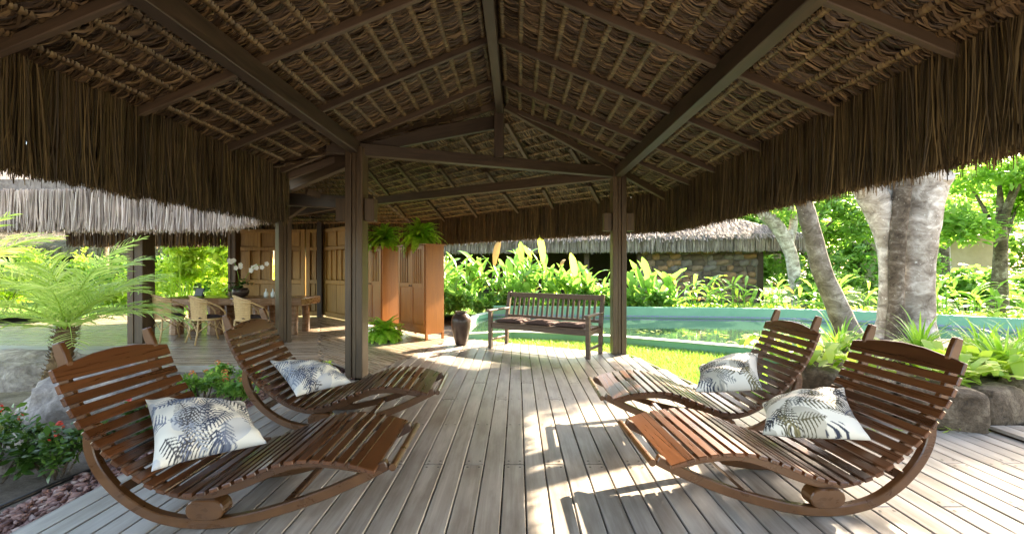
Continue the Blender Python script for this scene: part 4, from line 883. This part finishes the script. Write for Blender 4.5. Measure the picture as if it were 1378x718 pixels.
# broad-leaved heliconia / ginger clumps, each big leaf a part
def big_leaf_mesh(name, L, Wd, bend, mat, seed, fold=.25):
    k = 9; mb = MB(); ang = 0; x = z = 0; pts = []
    for i in range(k + 1):
        pts.append((x, z)); a = -bend * (i / k) ** 1.3; x += math.cos(a) * L / k; z += math.sin(a) * L / k
    vs = []
    for i, (x, z) in enumerate(pts):
        u = i / k; wv = Wd * (math.sin(math.pi * min(1, u ** 1.15 * .94 + .05)) ** .6) * (0 if u >= 1 else 1); wv = max(wv, .004)
        rp = .012 * math.sin(i * 2.1 + seed)
        vs += [(x, -wv, z + wv * fold + rp), (x, -wv * .5, z + wv * fold * .4), (x, 0, z - .0), (x, wv * .5, z + wv * fold * .4), (x, wv, z + wv * fold - rp)]
    fs = [(i * 5 + j, i * 5 + j + 1, i * 5 + 6 + j, i * 5 + 5 + j) for i in range(k) for j in range(4)]
    return mesh(name, mb.add(vs, fs), mat, True, False)
HL = [big_leaf_mesh('leaf', .52 + .12 * i, .070 + .010 * i, .5 + .4 * (i % 3), M_HELI, i) for i in range(4)]
SHL = [big_leaf_mesh('leaf', .44 + .06 * i, .042, .9 + .3 * i, M_SHRUB, i) for i in range(3)]
def leafy(p, n, hgt, spread, meshes, mat, label, name, cat, group, seed, scl=1.0, up=(.55, 1.3)):
    t = thing(name, label, cat, p, 0, group); g = np.random.default_rng(seed)
    for s in range(n):
        bx, by = p[0] + g.normal() * spread, p[1] + g.normal() * spread * .6; h = hgt * (.45 + .6 * g.random()); lean = (g.normal() * .08, g.normal() * .08)
        top = Vector((bx + lean[0] * h, by + lean[1] * h, p[2] + h)); st = obj('stem', MB().tube([(bx, by, p[2] - .05), (bx + lean[0] * h * .4, by + lean[1] * h * .4, p[2] + h * .5), top], [.016, .013, .008], 5), mat, t)
        nl = 3 + int(g.random() * 2.5); a0 = g.random() * 6.28
        for q in range(nl):
            f_ = .45 + .55 * (q + 1) / nl; pos = Vector((bx, by, p[2] - .05)).lerp(top, f_); el = up[0] + (up[1] - up[0]) * ((q + .3 + .5 * g.random()) / nl)
            M = Matrix.Translation(pos) @ Matrix.Rotation(a0 + q * math.pi + g.normal() * .35, 4, 'Z') @ Matrix.Rotation(-el, 4, 'Y') @ Matrix.Rotation(g.normal() * .4, 4, 'X') @ Matrix.Scale(scl * (.55 + .7 * g.random()), 4)
            lf = link('leaf', meshes[int(g.random() * len(meshes))], st, M); dry = g.random()
            if dry < .16: lf.material_slots[0].link = 'OBJECT'; lf.material_slots[0].material = M_DRY if dry < .05 else M_YELLOW if dry < .10 else M_TREE
    return t
HE = [(-2.0, 14.1, 'clump behind the vase'), (-1.2, 13.9, 'clump above the pool corner'), (-.4, 13.9, 'clump over the bench end post'), (.35, 13.8, 'tallest clump behind the bench'), (1.1, 13.8, 'clump behind the bench middle'), (1.85, 13.7, 'clump behind the bench armrest'), (2.55, 13.6, 'clump just past the bench'), (3.4, 13.5, 'clump beside the timber post'), (4.3, 13.4, 'clump with drooping leaves past the post')]
for i, (x, y, lb) in enumerate(HE): leafy((x, y + .2, 0), 13 if x < 3 else 8, (1.45, 1.5, 1.3, 1.75, 1.45, 1.1, 1.05, 1.0, .9)[i], .32, HL, M_HELI, 'broad leaved heliconia ' + lb, 'heliconia', 'plant', 'heliconia clumps beyond the pool', 40 + i, 1.0 if x < 3 else 1.15)
GI = [(5.4, 13.4), (6.1, 13.3), (6.9, 13.2), (7.6, 13.1), (8.5, 12.95), (9.3, 12.8), (10.2, 12.3), (11.0, 11.6), (12.0, 11.2), (13.2, 11.3)]
gl = ['near the dark open doorway', 'left of the stone wall edge', 'in front of the stone wall', 'before the stone wall centre', 'before the stone wall end', 'at the slender pale trunk', 'behind the leaning trunk', 'between leaning and thick trunks', 'beside the thick pale trunk', 'past the thick pale trunk']
for i, (x, y) in enumerate(GI): leafy((x, y, 0), 7, .95, .34, SHL, M_SHRUB, 'narrow leaved ginger plant ' + gl[i].replace('left of', 'at'), 'ginger_plant', 'plant', 'ginger plants along the pool wall', 70 + i, 1.15, (.25, 1.1))
# low yellow-green cover behind the pool and in the planter
def cover(name, pts, mat, size, z, droop=.2, aspect=.4, flat=.5):
    P0 = np.asarray(pts); n = len(P0); a = nr.random(n) * 6.283; e = nr.random(n) * 1.0 + .1; t = np.c_[np.cos(a) * np.cos(e), np.sin(a) * np.cos(e), np.sin(e)]; s_ = np.c_[-np.sin(a), np.cos(a), np.zeros(n)]; L = size * (.6 + .8 * nr.random((n, 1)))
    dn = np.array([0, 0, -1.]); V, F = ribbons(np.stack([P0, P0 + t * L * .4, P0 + t * L * .75 + dn * L * .08, P0 + t * L + dn * L * .25], 1), np.stack([s_ * L * .06, s_ * L * aspect * .5, s_ * L * aspect * .42, s_ * L * .02], 1)); return stuff_mesh(name, V, F, mat)
pf = np.array(POOL_FAR); k = nr.integers(0, len(pf) - 1, 5200); f_ = nr.random((5200, 1)); base = pf[k] * (1 - f_) + pf[k + 1] * f_; d = unit(pf[k + 1] - pf[k]); out = np.c_[d[:, 1], -d[:, 0]]
off = .25 + nr.random((5200, 1)) * 1.1; cover('yellow_ground_cover', np.c_[base + out * off, .02 + nr.random(5200) * .22], M_YELLOW, .22, 0)
sheet('planting_bed', [(-3, 13.35), (-.7, 13.32), (1.8, 13.12), (4.3, 12.87), (6, 12.72), (8.1, 12.22), (9.5, 11.52), (10.6, 10.62), (11.2, 10.07), (12.6, 9.42), (13.7, 8.7), (40, 8.7), (40, 60), (-3, 60)], -.01, M_LAWN)
# lawn blades
n = 52000; gx = nr.uniform(-1.6, 3.9, n); gy = nr.uniform(4.6, 9.35, n)
fy_ = np.array([far_y(x) for x in gx]); nearp = np.interp(gx, [p[0] for p in POOL_NEAR], [p[1] for p in POOL_NEAR]); k = (gy > fy_ + .06) & (gy < nearp - .12) & (gx > -1.6); gx, gy = gx[k], gy[k]; n = len(gx)
P0 = np.c_[gx, gy, np.full(n, -.068)]; a = nr.random(n) * 6.283; ln = .04 + .05 * nr.random((n, 1)); lean = np.c_[np.cos(a), np.sin(a)] * (.3 + .5 * nr.random((n, 1))); t = np.c_[lean, np.ones(n)]; s_ = np.c_[-np.sin(a), np.cos(a), np.zeros(n)] * .0038
V, F = ribbons(np.stack([P0, P0 + t * ln * [.4, .4, .6], P0 + t * ln], 1), np.stack([s_, s_ * .8, s_ * .1], 1)); stuff_mesh('grass', V, F, M_GRASS)
# grass at the far left garden edge
n = 9000; P0 = np.c_[nr.uniform(-16, -2.5, n), nr.uniform(13.8, 18, n), np.full(n, -.1)]; a = nr.random(n) * 6.283; t = np.c_[np.cos(a) * .5, np.sin(a) * .5, np.ones(n)] * (.06 + .08 * nr.random((n, 1))); s_ = np.c_[-np.sin(a), np.cos(a), np.zeros(n)] * .01
V, F = ribbons(np.stack([P0, P0 + t * .5, P0 + t], 1), np.stack([s_, s_ * .8, s_ * .1], 1)); stuff_mesh('grass', V, F, M_GRASS)

# ------------------------------------------------------------------ stone planter
planter = thing('stone_planter', 'curved low stone planter wall beside the deck', 'planter', (4, 4.6, 0))
CV = [(3.12, 5.3), (3.12, 5.05), (3.25, 4.78), (3.6, 4.22), (4.0, 4.02), (4.62, 4.18), (5.6, 4.45), (6.8, 4.7), (8.2, 4.9)]
SO = [(x + .12 * (1 if i else .1), y + .14) for i, (x, y) in enumerate(CV)] + [(9.5, 5.2), (9.6, 7.4), (7, 6.95), (5.6, 7.0), (4.75, 7.15), (3.9, 6.2)]
sv = [(x, y, .33) for x, y in SO] + [(5.9, 5.9, .43)]; ns = len(SO); obj('soil_bed', MB().add(sv, [(i, (i + 1) % ns, ns) for i in range(ns)]), M_SOILD, planter, smooth=True)
wall_strip([(x + .02, y + .16) for x, y in CV], -.2, .27, .16, M_MORTAR, 'mortar_core', planter)
wall_strip([(8.2, 6.5), (7, 6.7), (5.6, 6.95), (4.75, 7.1), (3.9, 6.2), (3.2, 5.2)], -.2, .30, .14, M_MORTAR, 'mortar_core', planter)
s_acc = 0; pathL = []; 
for a, b in zip(CV[:-1], CV[1:]):
    a, b = Vector(a), Vector(b); m = max(1, int((b - a).length / .03))
    for i in range(m): pathL.append((a.lerp(b, i / m), (b - a).normalized()))
i = 5; sd_i = 0
while i < len(pathL) - 6:
    w_ = rnd.uniform(.28, .62); k = int(w_ / .03); j = min(len(pathL) - 1, i + k // 2); p, t = pathL[j]; ang = math.atan2(t.y, t.x)
    two = w_ < .42 and rnd.random() < .6
    hs = [(.0, .17), (.17, .36)] if two else [(-.02, rnd.uniform(.33, .39))]
    for z0, z1 in hs:
        o = link('stone', rock_mesh('stone', (w_ / 2 * 1.08, .15, (z1 - z0) / 2 * 1.12), 30 + sd_i, M_STONE, 4, .17, .45), planter, Matrix.Translation((p.x, p.y + .02, (z0 + z1) / 2 + .0)) @ Matrix.Rotation(ang, 4, 'Z')); sd_i += 1
    i += k + 1
LI = [(gp(1130, 470, .38), 42, .62, 'by the leaning trunk'), (gp(1238, 476, .38), 60, .62, 'below the thick pale trunk'), (gp(1322, 487, .37), 60, .58, 'behind the lounger ear on the planter'), (gp(1352, 500, .36), 55, .60, 'tall and near the planter edge'), (gp(1378, 480, .36), 45, .55, 'at the frame edge of the planter'), (Vector((6.9, 5.5, .36)), 50, .6, 'past the frame edge')]
for i, (p, n, L, lb) in enumerate(LI): blade_plant((p.x, p.y, .34), n, L, .013, 'strap leaved lily clump ' + lb, M_LILY, 'spider_lily', 'plant', 'spider lilies in the stone planter', 300 + i, (.75, 1.45), .9)
cp = []
for (x, y, r, m) in ((3.35, 5.15, .22, 60), (3.35, 5.6, .25, 60), (3.55, 4.75, .2, 45), (4.1, 4.35, .16, 40), (4.55, 4.45, .22, 90), (4.95, 4.6, .25, 110), (5.4, 4.75, .28, 110), (6, 4.95, .3, 110), (5.0, 5.1, .3, 80), (4.2, 5.9, .4, 60)):
    cp.append(np.c_[x + nr.normal(size=m) * r, y + nr.normal(size=m) * r * .6, .34 + nr.random(m) * .12])
cover('yellow_bromeliad_leaves', np.concatenate(cp), M_YELLOW, .26, 0, aspect=.32)
n = 260; q = np.array([[gp(1300, 577).x, gp(1300, 577).y]]) + np.c_[nr.uniform(-.9, 1.2, n), nr.normal(size=n) * .04]; P0 = np.c_[q, np.full(n, .008) + nr.random(n) * .02]; P0 = P0[P0[:, 1] < 3.98]; n = len(P0); a = nr.random(n) * 6.283; t = np.c_[np.cos(a), np.sin(a), nr.random(n) * .5] * .03; s_ = np.c_[-np.sin(a), np.cos(a), np.zeros(n)] * .011
V, F = ribbons(np.stack([P0 - t, P0, P0 + t], 1), np.stack([s_ * .2, s_, s_ * .1], 1)); stuff_mesh('fallen_leaves', V, F, M_YELLOW)

# ------------------------------------------------------------------ trees
def limb(mb, pts, rad, n=12):
    P = [Vector(p) for p in pts]; Q = []; RR = []
    for i in range(len(P) - 1):
        for s in np.linspace(0, 1, 5)[:-1]:
            p0, p1, p2, p3 = P[max(i - 1, 0)], P[i], P[i + 1], P[min(i + 2, len(P) - 1)]
            q = .5 * ((2 * p1) + (-p0 + p2) * s + (2 * p0 - 5 * p1 + 4 * p2 - p3) * s * s + (-p0 + 3 * p1 - 3 * p2 + p3) * s ** 3); Q.append(q); RR.append(rad[i] * (1 - s) + rad[i + 1] * s)
    Q.append(P[-1]); RR.append(rad[-1]); RR = [r * (1 + .07 * noise.noise(q * 5)) for r, q in zip(RR, Q)]; mb.tube(Q, RR, n)
def crown(t, centres, radii, per, size, mat, name='crown'):
    V, F = leaf_cloud(centres, radii, per, size, .6, .15, .5, .35); return stuff_mesh(name, V, F, mat, t, kind=None)
t2 = thing('pale_tree', 'thick pale barked tree with several trunks in the stone planter', 'tree', (6.3, 7.0, .4))
Y = 7.1; mb = MB(); m_ = Y / 600
limb(mb, [ip(1226, 462, Y), ip(1231, 432, Y), ip(1233, 385, Y), ip(1236, 330, Y), ip(1240, 280, Y), ip(1243, 245, Y), ip(1236, 200, Y), ip(1250, 110, Y + .6), ip(1330, 20, Y + 1.6)], [34 * m_, 22 * m_, 19 * m_, 20 * m_, 23 * m_, 27 * m_, 19 * m_, 14 * m_, 8 * m_], 18)
limb(mb, [ip(1246, 290, Y - .02), ip(1254, 262, Y - .05), ip(1263, 246, Y - .12), ip(1272, 236, Y - .26)], [14 * m_, 15 * m_, 12.5 * m_, 11 * m_], 14); tk = obj('trunk', mb, M_BARK, t2, smooth=True)
c_ = ip(1272.4, 235.5, Y - .27); d_ = (ip(1272, 236, Y - .26) - ip(1263, 246, Y - .12)).normalized(); obj('sawn_end', MB().tube([c_ - d_ * .02, c_ + d_ * .012], [10.5 * m_, 9.6 * m_], 16), noisy('sawn_wood', [(.3, (.4, .33, .27)), (.7, (.62, .55, .48))], 14, .9, .2), tk)
mb = MB(); limb(mb, [ip(1190, 465, Y), ip(1193, 430, Y), ip(1195, 380, Y), ip(1194, 335, Y), ip(1188, 300, Y), ip(1176, 268, Y), ip(1158, 240, Y), ip(1136, 195, Y + .2), ip(1090, 90, Y + .8)], [20 * m_, 11 * m_, 10 * m_, 11 * m_, 15 * m_, 19 * m_, 15 * m_, 12 * m_, 7 * m_], 14); limb(mb, [ip(1186, 300, Y + .05), ip(1190, 268, Y + .05), ip(1197, 230, Y), ip(1206, 130, Y)], [11 * m_, 13 * m_, 11 * m_, 7 * m_]); obj('trunk', mb, M_BARK, t2, smooth=True)
mb = MB(); limb(mb, [ip(1208, 462, Y - .25), ip(1206, 410, Y - .2), ip(1207, 340, Y - .2), ip(1211, 280, Y - .2), ip(1218, 225, Y - .2), ip(1226, 120, Y)], [15 * m_, 8.5 * m_, 9 * m_, 10 * m_, 9 * m_, 6 * m_]); obj('trunk', mb, M_BARKD, t2, smooth=True)  # middle trunk: its shade is put into a darker bark colour
t1 = thing('leaning_tree', 'slim brown tree trunk leaning and curving over the far lounger', 'tree', (5.0, 6.8, .4)); Y = 6.85; m_ = Y / 600; mb = MB()
limb(mb, [ip(1148, 468, Y), ip(1138, 440, Y), ip(1122, 402, Y), ip(1106, 365, Y), ip(1096, 325, Y), ip(1085, 285, Y), ip(1074, 245, Y), ip(1065, 170, Y + .3), ip(1080, 60, Y + 1)], [22 * m_, 15 * m_, 12.5 * m_, 12 * m_, 11 * m_, 10.3 * m_, 10 * m_, 8 * m_, 5 * m_], 14); obj('trunk', mb, M_BARKT, t1, smooth=True)
t3 = thing('slender_tree', 'slender pale forked tree standing before the stone walled hut', 'tree', (10, 15.5, 0)); Y = 15.5; m_ = Y / 600; mb = MB()
limb(mb, [ip(1075, 416, Y), ip(1070, 380, Y), ip(1065, 345, Y), ip(1054, 318, Y), ip(1040, 298, Y), ip(1022, 284, Y), ip(1000, 260, Y)], [9 * m_, 8 * m_, 8 * m_, 9 * m_, 9 * m_, 6 * m_, 4 * m_]); limb(mb, [ip(1060, 330, Y), ip(1068, 300, Y), ip(1062, 270, Y), ip(1070, 220, Y)], [7 * m_, 5 * m_, 5 * m_, 4 * m_]); obj('trunk', mb, M_BARK, t3, smooth=True)
crown(t3, [ip(1050, 285, Y), ip(1075, 265, Y), ip(1020, 260, Y), ip(1060, 235, Y)], [(.7, .6, .45)] * 4, 130, .22, M_TREE2)
# unseen crowns above the frame, placed and shaped so their shade falls on the deck
def rc(c_, r, n, seed): 
    g = np.random.default_rng(seed); return [tuple(np.array(c_) + unit(g.normal(size=3)) * np.array(r) * g.random() ** .4) for _ in range(n)]
crown(t2, rc((11.15, 9.5, 5.6), (1.3, 1.5, .8), 46, 1), [(.65, .65, .4)] * 46, 420, .25, M_TREE); crown(t2, rc((8.3, 12.2, 5.9), (1.3, 1.0, .5), 24, 2), [(.5, .5, .35)] * 24, 200, .17, M_TREE)
crown(t1, rc((5.4, 7.7, 5.6), (1.0, .7, .5), 7, 3), [(.5, .5, .35)] * 7, 80, .17, M_TREE)
def tree(p, h, r, label, mat, seed, per=120, size=.28, nc=22, bark=M_BARKD, tr=.16, cz=.62, low=.5, group='garden trees beyond the pool', lean=0):
    g = np.random.default_rng(seed); t = thing('garden_tree', label, 'tree', p, 0, group); p = Vector(p); mb = MB(); top = p + Vector((lean, 0, h * .8))
    limb(mb, [p - Vector((0, 0, .2)), p + Vector((lean * .2, 0, h * .25)), p + Vector((lean * .5 + g.normal() * .1, 0, h * .5)), top], [tr * 1.3, tr, tr * .8, tr * .25], 8)
    cs = []
    for q in range(nc):
        d = unit(g.normal(size=3)); d[2] = abs(d[2]) * 1.0 - low * .5; cs.append((p.x + lean * .6 + d[0] * r * .8, p.y + d[1] * r * .8, p.z + h * cz + d[2] * h * .42))
    for q in range(6):
        c_ = Vector(cs[q]); a = p + Vector((lean * .4, 0, h * (.3 + .05 * q))); limb(mb, [a, a.lerp(c_, .5) + Vector((0, 0, .1 * h * .3)), c_], [tr * .5, tr * .3, tr * .1], 6)
    obj('trunk', mb, bark, t, smooth=True); crown(t, cs, [(r * .36, r * .36, h * .12)] * nc, per, size, mat); return t
TR = [((13.2, 12.2, 0), 4.6, 1.9, 'bright green tree crowding the frame edge beyond the thick trunk', M_TREE2, 1, 170, .2, 26, .5), ((16.5, 19.5, 0), 6, 2.6, 'leafy tree right behind the thick pale trunk', M_TREE2, 2, 150, .26, 26, .6), ((13.2, 20, 0), 5.6, 2.2, 'dense tree between the leaning and thick trunks', M_TREE, 3, 150, .25, 26, .8),
      ((23, 24, 0), 8, 3.2, 'tall tree beyond the second green pool', M_TREE2, 4, 150, .32, 26, .5), ((11.5, 25, 0), 7.5, 3.0, 'dark tree rising behind the stone hut roof end', M_TREE, 5, 150, .32, 26, .8), ((28, 30, 0), 9, 4, 'spreading tree far past the palm trunk', M_TREE, 6, 150, .38, 26, .7), ((17.5, 30, 0), 10, 4, 'tall dense tree filling the gap behind both trunks', M_TREE, 7, 150, .38, 28, .9), ((36, 33, 0), 9, 4, 'wide tree far beyond the beige wall', M_TREE2, 8, 150, .4, 26, .8),
      ((7, 34, 0), 9, 4, 'tree far behind the stone walled hut', M_TREE, 9, 130, .4, 24, .8), ((-2, 34, 0), 9, 4.2, 'tree behind the hut beyond the heliconias', M_TREE, 10, 130, .4, 24, .8), ((44, 28, 0), 10, 5, 'large tree far along the garden past the frame edge', M_TREE, 11, 130, .45, 26, .9), ((-9.5, 27, 0), 8, 3.6, 'bright tree behind the bamboo', M_TREE2, 12, 150, .36, 26, .9), ((-17, 26, 0), 8, 3.8, 'bright tree left of the bamboo beyond the dining deck', M_TREE2, 13, 150, .36, 26, .9), ((-25, 27, 0), 9, 4.4, 'bright tree beside the distant thatched hut', M_TREE2, 14, 150, .4, 26, .9), ((-34, 26, 0), 9, 4.6, 'bright tree at the far garden corner', M_TREE2, 15, 150, .42, 26, .9)]
for p, h, r, lb, mt, sd_, per, sz, nc, lw in TR: tree(p, h, r, lb.replace('left of', 'next to').replace('right behind', 'directly behind'), mt, sd_, per, sz, nc, low=lw, tr=.12 + .01 * h, group='garden trees')
for q in range(10):
    bush((-2.6 + q * .78, 13.75 - .04 * q, 0), (.55, .35, .55 + .12 * math.sin(q * 2.3)), ('first', 'second', 'third', 'fourth', 'fifth', 'sixth', 'seventh', 'eighth', 'ninth', 'tenth')[q] + ' low leafy shrub from the vase in the row along the pool', M_SHRUB, 90, .15, 0, None, 'garden_shrub', 'shrub', 'low shrubs under the heliconias', 9)
SH = [((10.6, 15, 0), (1.0, .8, 1.1), 'shrub beneath the slender pale tree'), ((12.4, 14.3, 0), (1.1, .8, 1.2), 'shrub behind the leaning trunk'), ((14.3, 14.2, 0), (1.2, .8, 1.3), 'shrub behind the thick trunk'), ((16.6, 14.3, 0), (1.2, .8, 1.0), 'low shrub in front of the second pool'), ((12, 17.5, 0), (1.4, 1, 1.9), 'tall shrub beside the hut wall'), ((15, 17, 0), (1.5, 1, 2.0), 'tall shrub between the two trunks'), ((19, 15.5, 0), (1.4, .9, 1.0), 'round shrub near the frame edge'), ((14.6, 10.2, 0), (.9, .7, .9), 'shrub at the pool corner'), ((24, 21.5, 0), (2, 1, 1.3), 'shrub on the second pool bank'), ((29, 22, 0), (2.2, 1, 1.6), 'shrub past the second pool'),
      ((-7, 16.2, -.1), (1.3, .8, 1.0), 'yellow green shrub behind the golden panels'), ((-10.5, 16.5, -.1), (1.4, .8, 1.0), 'yellow green shrub under the bamboo'), ((-14, 15.5, -.1), (1.6, .9, 1.3), 'bright shrub behind the thick dining post'), ((-17.5, 15, -.1), (1.7, .9, 1.4), 'bright shrub on the lawn past the palm'), ((-21, 16, -.1), (1.9, 1, 1.6), 'bright shrub before the distant thatched hut'), ((-25, 17, -.1), (2, 1, 1.7), 'bright shrub at the far lawn edge'), ((-12, 19.5, -.1), (2, 1, 2.2), 'tall bright shrub behind the dining deck'), ((-3.2, 15.2, 0), (.8, .6, .9), 'flowering shrub behind the tall vase'), ((-2.2, 13.9, 0), (.5, .4, .7), 'pink flecked shrub next to the vase')]
for i, (p, r, lb) in enumerate(SH): bush(p, r, lb, M_SHRUB if i < 10 else M_YELLOW if i < 17 else M_SHRUB, 130, .2, 3 if i in (17, 18) else 0, M_ORANGE, 'garden_shrub', 'shrub', 'garden shrubs', 12, .05)
cs, rr = [], []
for q in range(150):
    x = -70 + q * .95 + nr.normal() * .6; y = 46 + nr.normal() * 2.5; cs.append((x, y, 1.5 + nr.random() * 8)); rr.append((2.2, 1.6, 1.9))
for q in range(90):
    x = 4 + q * .6 + nr.normal() * .5; y = 38 + nr.normal() * 1.5; cs.append((x, y, .8 + nr.random() * 3)); rr.append((1.8, 1.2, 1.3))
V, F = leaf_cloud(cs, rr, 170, .62, .7, .1, .6, .2); stuff_mesh('far_tree_line', V, F, M_TREE)
for q in range(9):
    bush((-31 + q * 2.15, 19.6 + .5 * math.sin(q * 2), -.1), (1.5, .8, 1.9 + .25 * math.sin(q * 1.7)), ('first', 'second', 'third', 'fourth', 'fifth', 'sixth', 'seventh', 'eighth', 'ninth')[8 - q] + ' tall bright shrub from the thick dining post before the distant hut', M_YELLOW if q % 2 else M_SHRUB, 130, .2, 0, None, 'garden_shrub', 'shrub', 'shrub row before the distant hut', 12)
for i, (x, y) in enumerate(((-12.7, 17.2), (-11.3, 17.6))):
    t = thing('bamboo', 'yellow green bamboo clump ' + ('closest to the thick dining post' if i == 0 else 'closest to the golden panels'), 'bamboo', (x, y, -.1), 0, 'bamboo clumps behind the dining table'); g = np.random.default_rng(60 + i); cs = []
    for q in range(10):
        bx, by = x + g.normal() * .45, y + g.normal() * .3; dx = g.normal() * .5; hh = 3.2 + g.random(); obj('cane', MB().tube([(bx, by, -.1), (bx + dx * .3, by, hh * .5), (bx + dx, by, hh)], [.03, .026, .012], 6), M_YELLOW, t)
        cs += [(bx + dx * s, by + g.normal() * .2, hh * s) for s in (.35, .55, .75, .95)]
    crown(t, cs, [(.5, .4, .4)] * len(cs), 60, .26, M_YELLOW, 'foliage')
pt = thing('far_palm', 'straight grey palm trunk beyond the second green pool', 'palm', (26, 27, 0)); mb = MB(); limb(mb, [(25.9, 27, -.2), (25.9, 27, .6), (25.85, 27, 3), (25.8, 27, 7)], [.42, .33, .27, .24], 10); obj('trunk', mb, M_BARK, pt, smooth=True)
V, F = arch_fronds((25.8, 27, 7), 16, 3, .05, 0, 30, np.random.default_rng(3), 1.5, 9, .6, (.2, 1.2)); stuff_mesh('crown', V, F, M_TREE, pt, kind=None)
tag(obj('second_pool', MB().box((22.5, 20.6, .12), (9, .3, .28)), M_POOL, bevel=.03), 'low green wall of a second pool among the shrubs', 'pool wall')
bw = thing('beige_house', 'plain beige house wall seen between garden trees', 'house', (33, 36, 0)); obj('wall', MB().box((33, 36, 2), (9, 3, 4.2)), noisy('beige_plaster', [(.3, (.42, .33, .24)), (.7, (.5, .4, .3))], 2, .9, .1), bw); obj('roof', MB().box((33, 36, 4.25), (10, 4, .3)), M_GSLAB, bw)

# ------------------------------------------------------------------ thatched huts beyond
def hut(p0, p1, depth, label, seed, wall=None, posts=(), z_e=2.70):
    p0, p1 = Vector(p0), Vector(p1); a = (p1 - p0).normalized(); q = Vector((-a.y, a.x)); L = (p1 - p0).length; t = thing('thatched_hut', label, 'hut', (p0.x, p0.y, 0), 0, 'thatched huts across the garden'); h = depth / 2; zr_ = z_e + .42 * h
    A, B, Cc, D = p0, p1, p1 + q * depth, p0 + q * depth; E, G = p0 + q * h + a * h, p1 + q * h - a * h
    v = [(*A, z_e), (*B, z_e), (*Cc, z_e), (*D, z_e), (*E, zr_), (*G, zr_)]; v2 = [(x, y, z - .2) for x, y, z in v]
    obj('roof', MB().add(v + v2, [(0, 1, 5, 4), (1, 2, 5), (2, 3, 4, 5), (3, 0, 4), (6, 10, 11, 7), (7, 11, 8), (8, 11, 10, 9), (9, 10, 6), (0, 6, 7, 1), (1, 7, 8, 2), (2, 8, 9, 3), (3, 9, 6, 0)]), M_GSLAB, t)
    fringe([tuple(D), tuple(A), tuple(B), tuple(Cc)], z_e + .02, .66, t, M_HUT, 150, 3, (.005, .014), jag=.05, seed=seed, thick=.25)
    g = np.random.default_rng(seed); m = 16000; s = g.random(m) * L; u = g.random(m); xs = np.array(A)[None] + np.array(a)[None] * s[:, None] + np.array(q)[None] * (u * h)[:, None]; ok = (s > u * h) & (s < L - u * h); xs, u = xs[ok], u[ok]; m = len(u)
    P0 = np.c_[xs, z_e + .42 * h * u + .03]; dn = np.array([-q.x, -q.y, -.42]); dn /= np.linalg.norm(dn); e = dn + g.normal(size=(m, 3)) * .12; V, F = ribbons(np.stack([P0, P0 + e * .25 + np.array([0, 0, .012]), P0 + e * .5], 1), np.stack([np.array([*a, 0])[None] * (.005 + .01 * g.random((m, 1)))] * 3, 1)); stuff_mesh('roof_straw', V, F, M_HUT, t)
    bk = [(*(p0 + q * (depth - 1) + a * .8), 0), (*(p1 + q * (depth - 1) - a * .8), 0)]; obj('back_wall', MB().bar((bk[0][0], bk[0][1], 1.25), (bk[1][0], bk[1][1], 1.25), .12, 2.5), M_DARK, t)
    for s_ in posts: c_ = p0 + a * s_ + q * .9; obj('post', MB().box((c_.x, c_.y, 1.25), (.22, .22, 2.6)), M_BEAM, t, bevel=.01)
    if wall:
        s0, s1 = wall; c0, c1 = p0 + a * s0 + q * .9, p0 + a * s1 + q * .9; wl = obj('stone_wall', MB().bar((*c0, 1.2), (*c1, 1.2), .2, 2.5), M_MORTAR, t); z = .12; kk = 0
        sm = [rock_mesh('stone', (.20, .07, .13), 200 + i, M_HSTONE, 2, .2, .6) for i in range(5)]; ang = math.atan2(a.y, a.x)
        while z < 2.35:
            s_ = s0 + .15 + (kk % 2) * .15
            while s_ < s1 - .1:
                wv = rnd.uniform(.6, 1.5); c_ = p0 + a * s_ + q * .79; link('stone', sm[rnd.randrange(5)], wl, Matrix.Translation((c_.x, c_.y, z + rnd.uniform(-.04, .04))) @ Matrix.Rotation(ang, 4, 'Z') @ Matrix.Rotation(rnd.uniform(-.25, .25), 4, 'Y') @ Matrix.Diagonal((wv, 1, rnd.uniform(.85, 1.35), 1))); s_ += .39 * wv
            z += .25; kk += 1
    return t
hut((-6.0, 21.6), (11.2, 17.2), 6.0, 'thatched hut with stone wall beyond the pool', 21, (11.6, 16.2), (2.0, 6.6, 9.2, 11.5, 16.3))
hut((-44, 26), (-18, 29.5), 6, 'distant thatched hut past the bright lawn', 22, None, (2, 8, 14, 20))
bpy.context.view_layer.update()
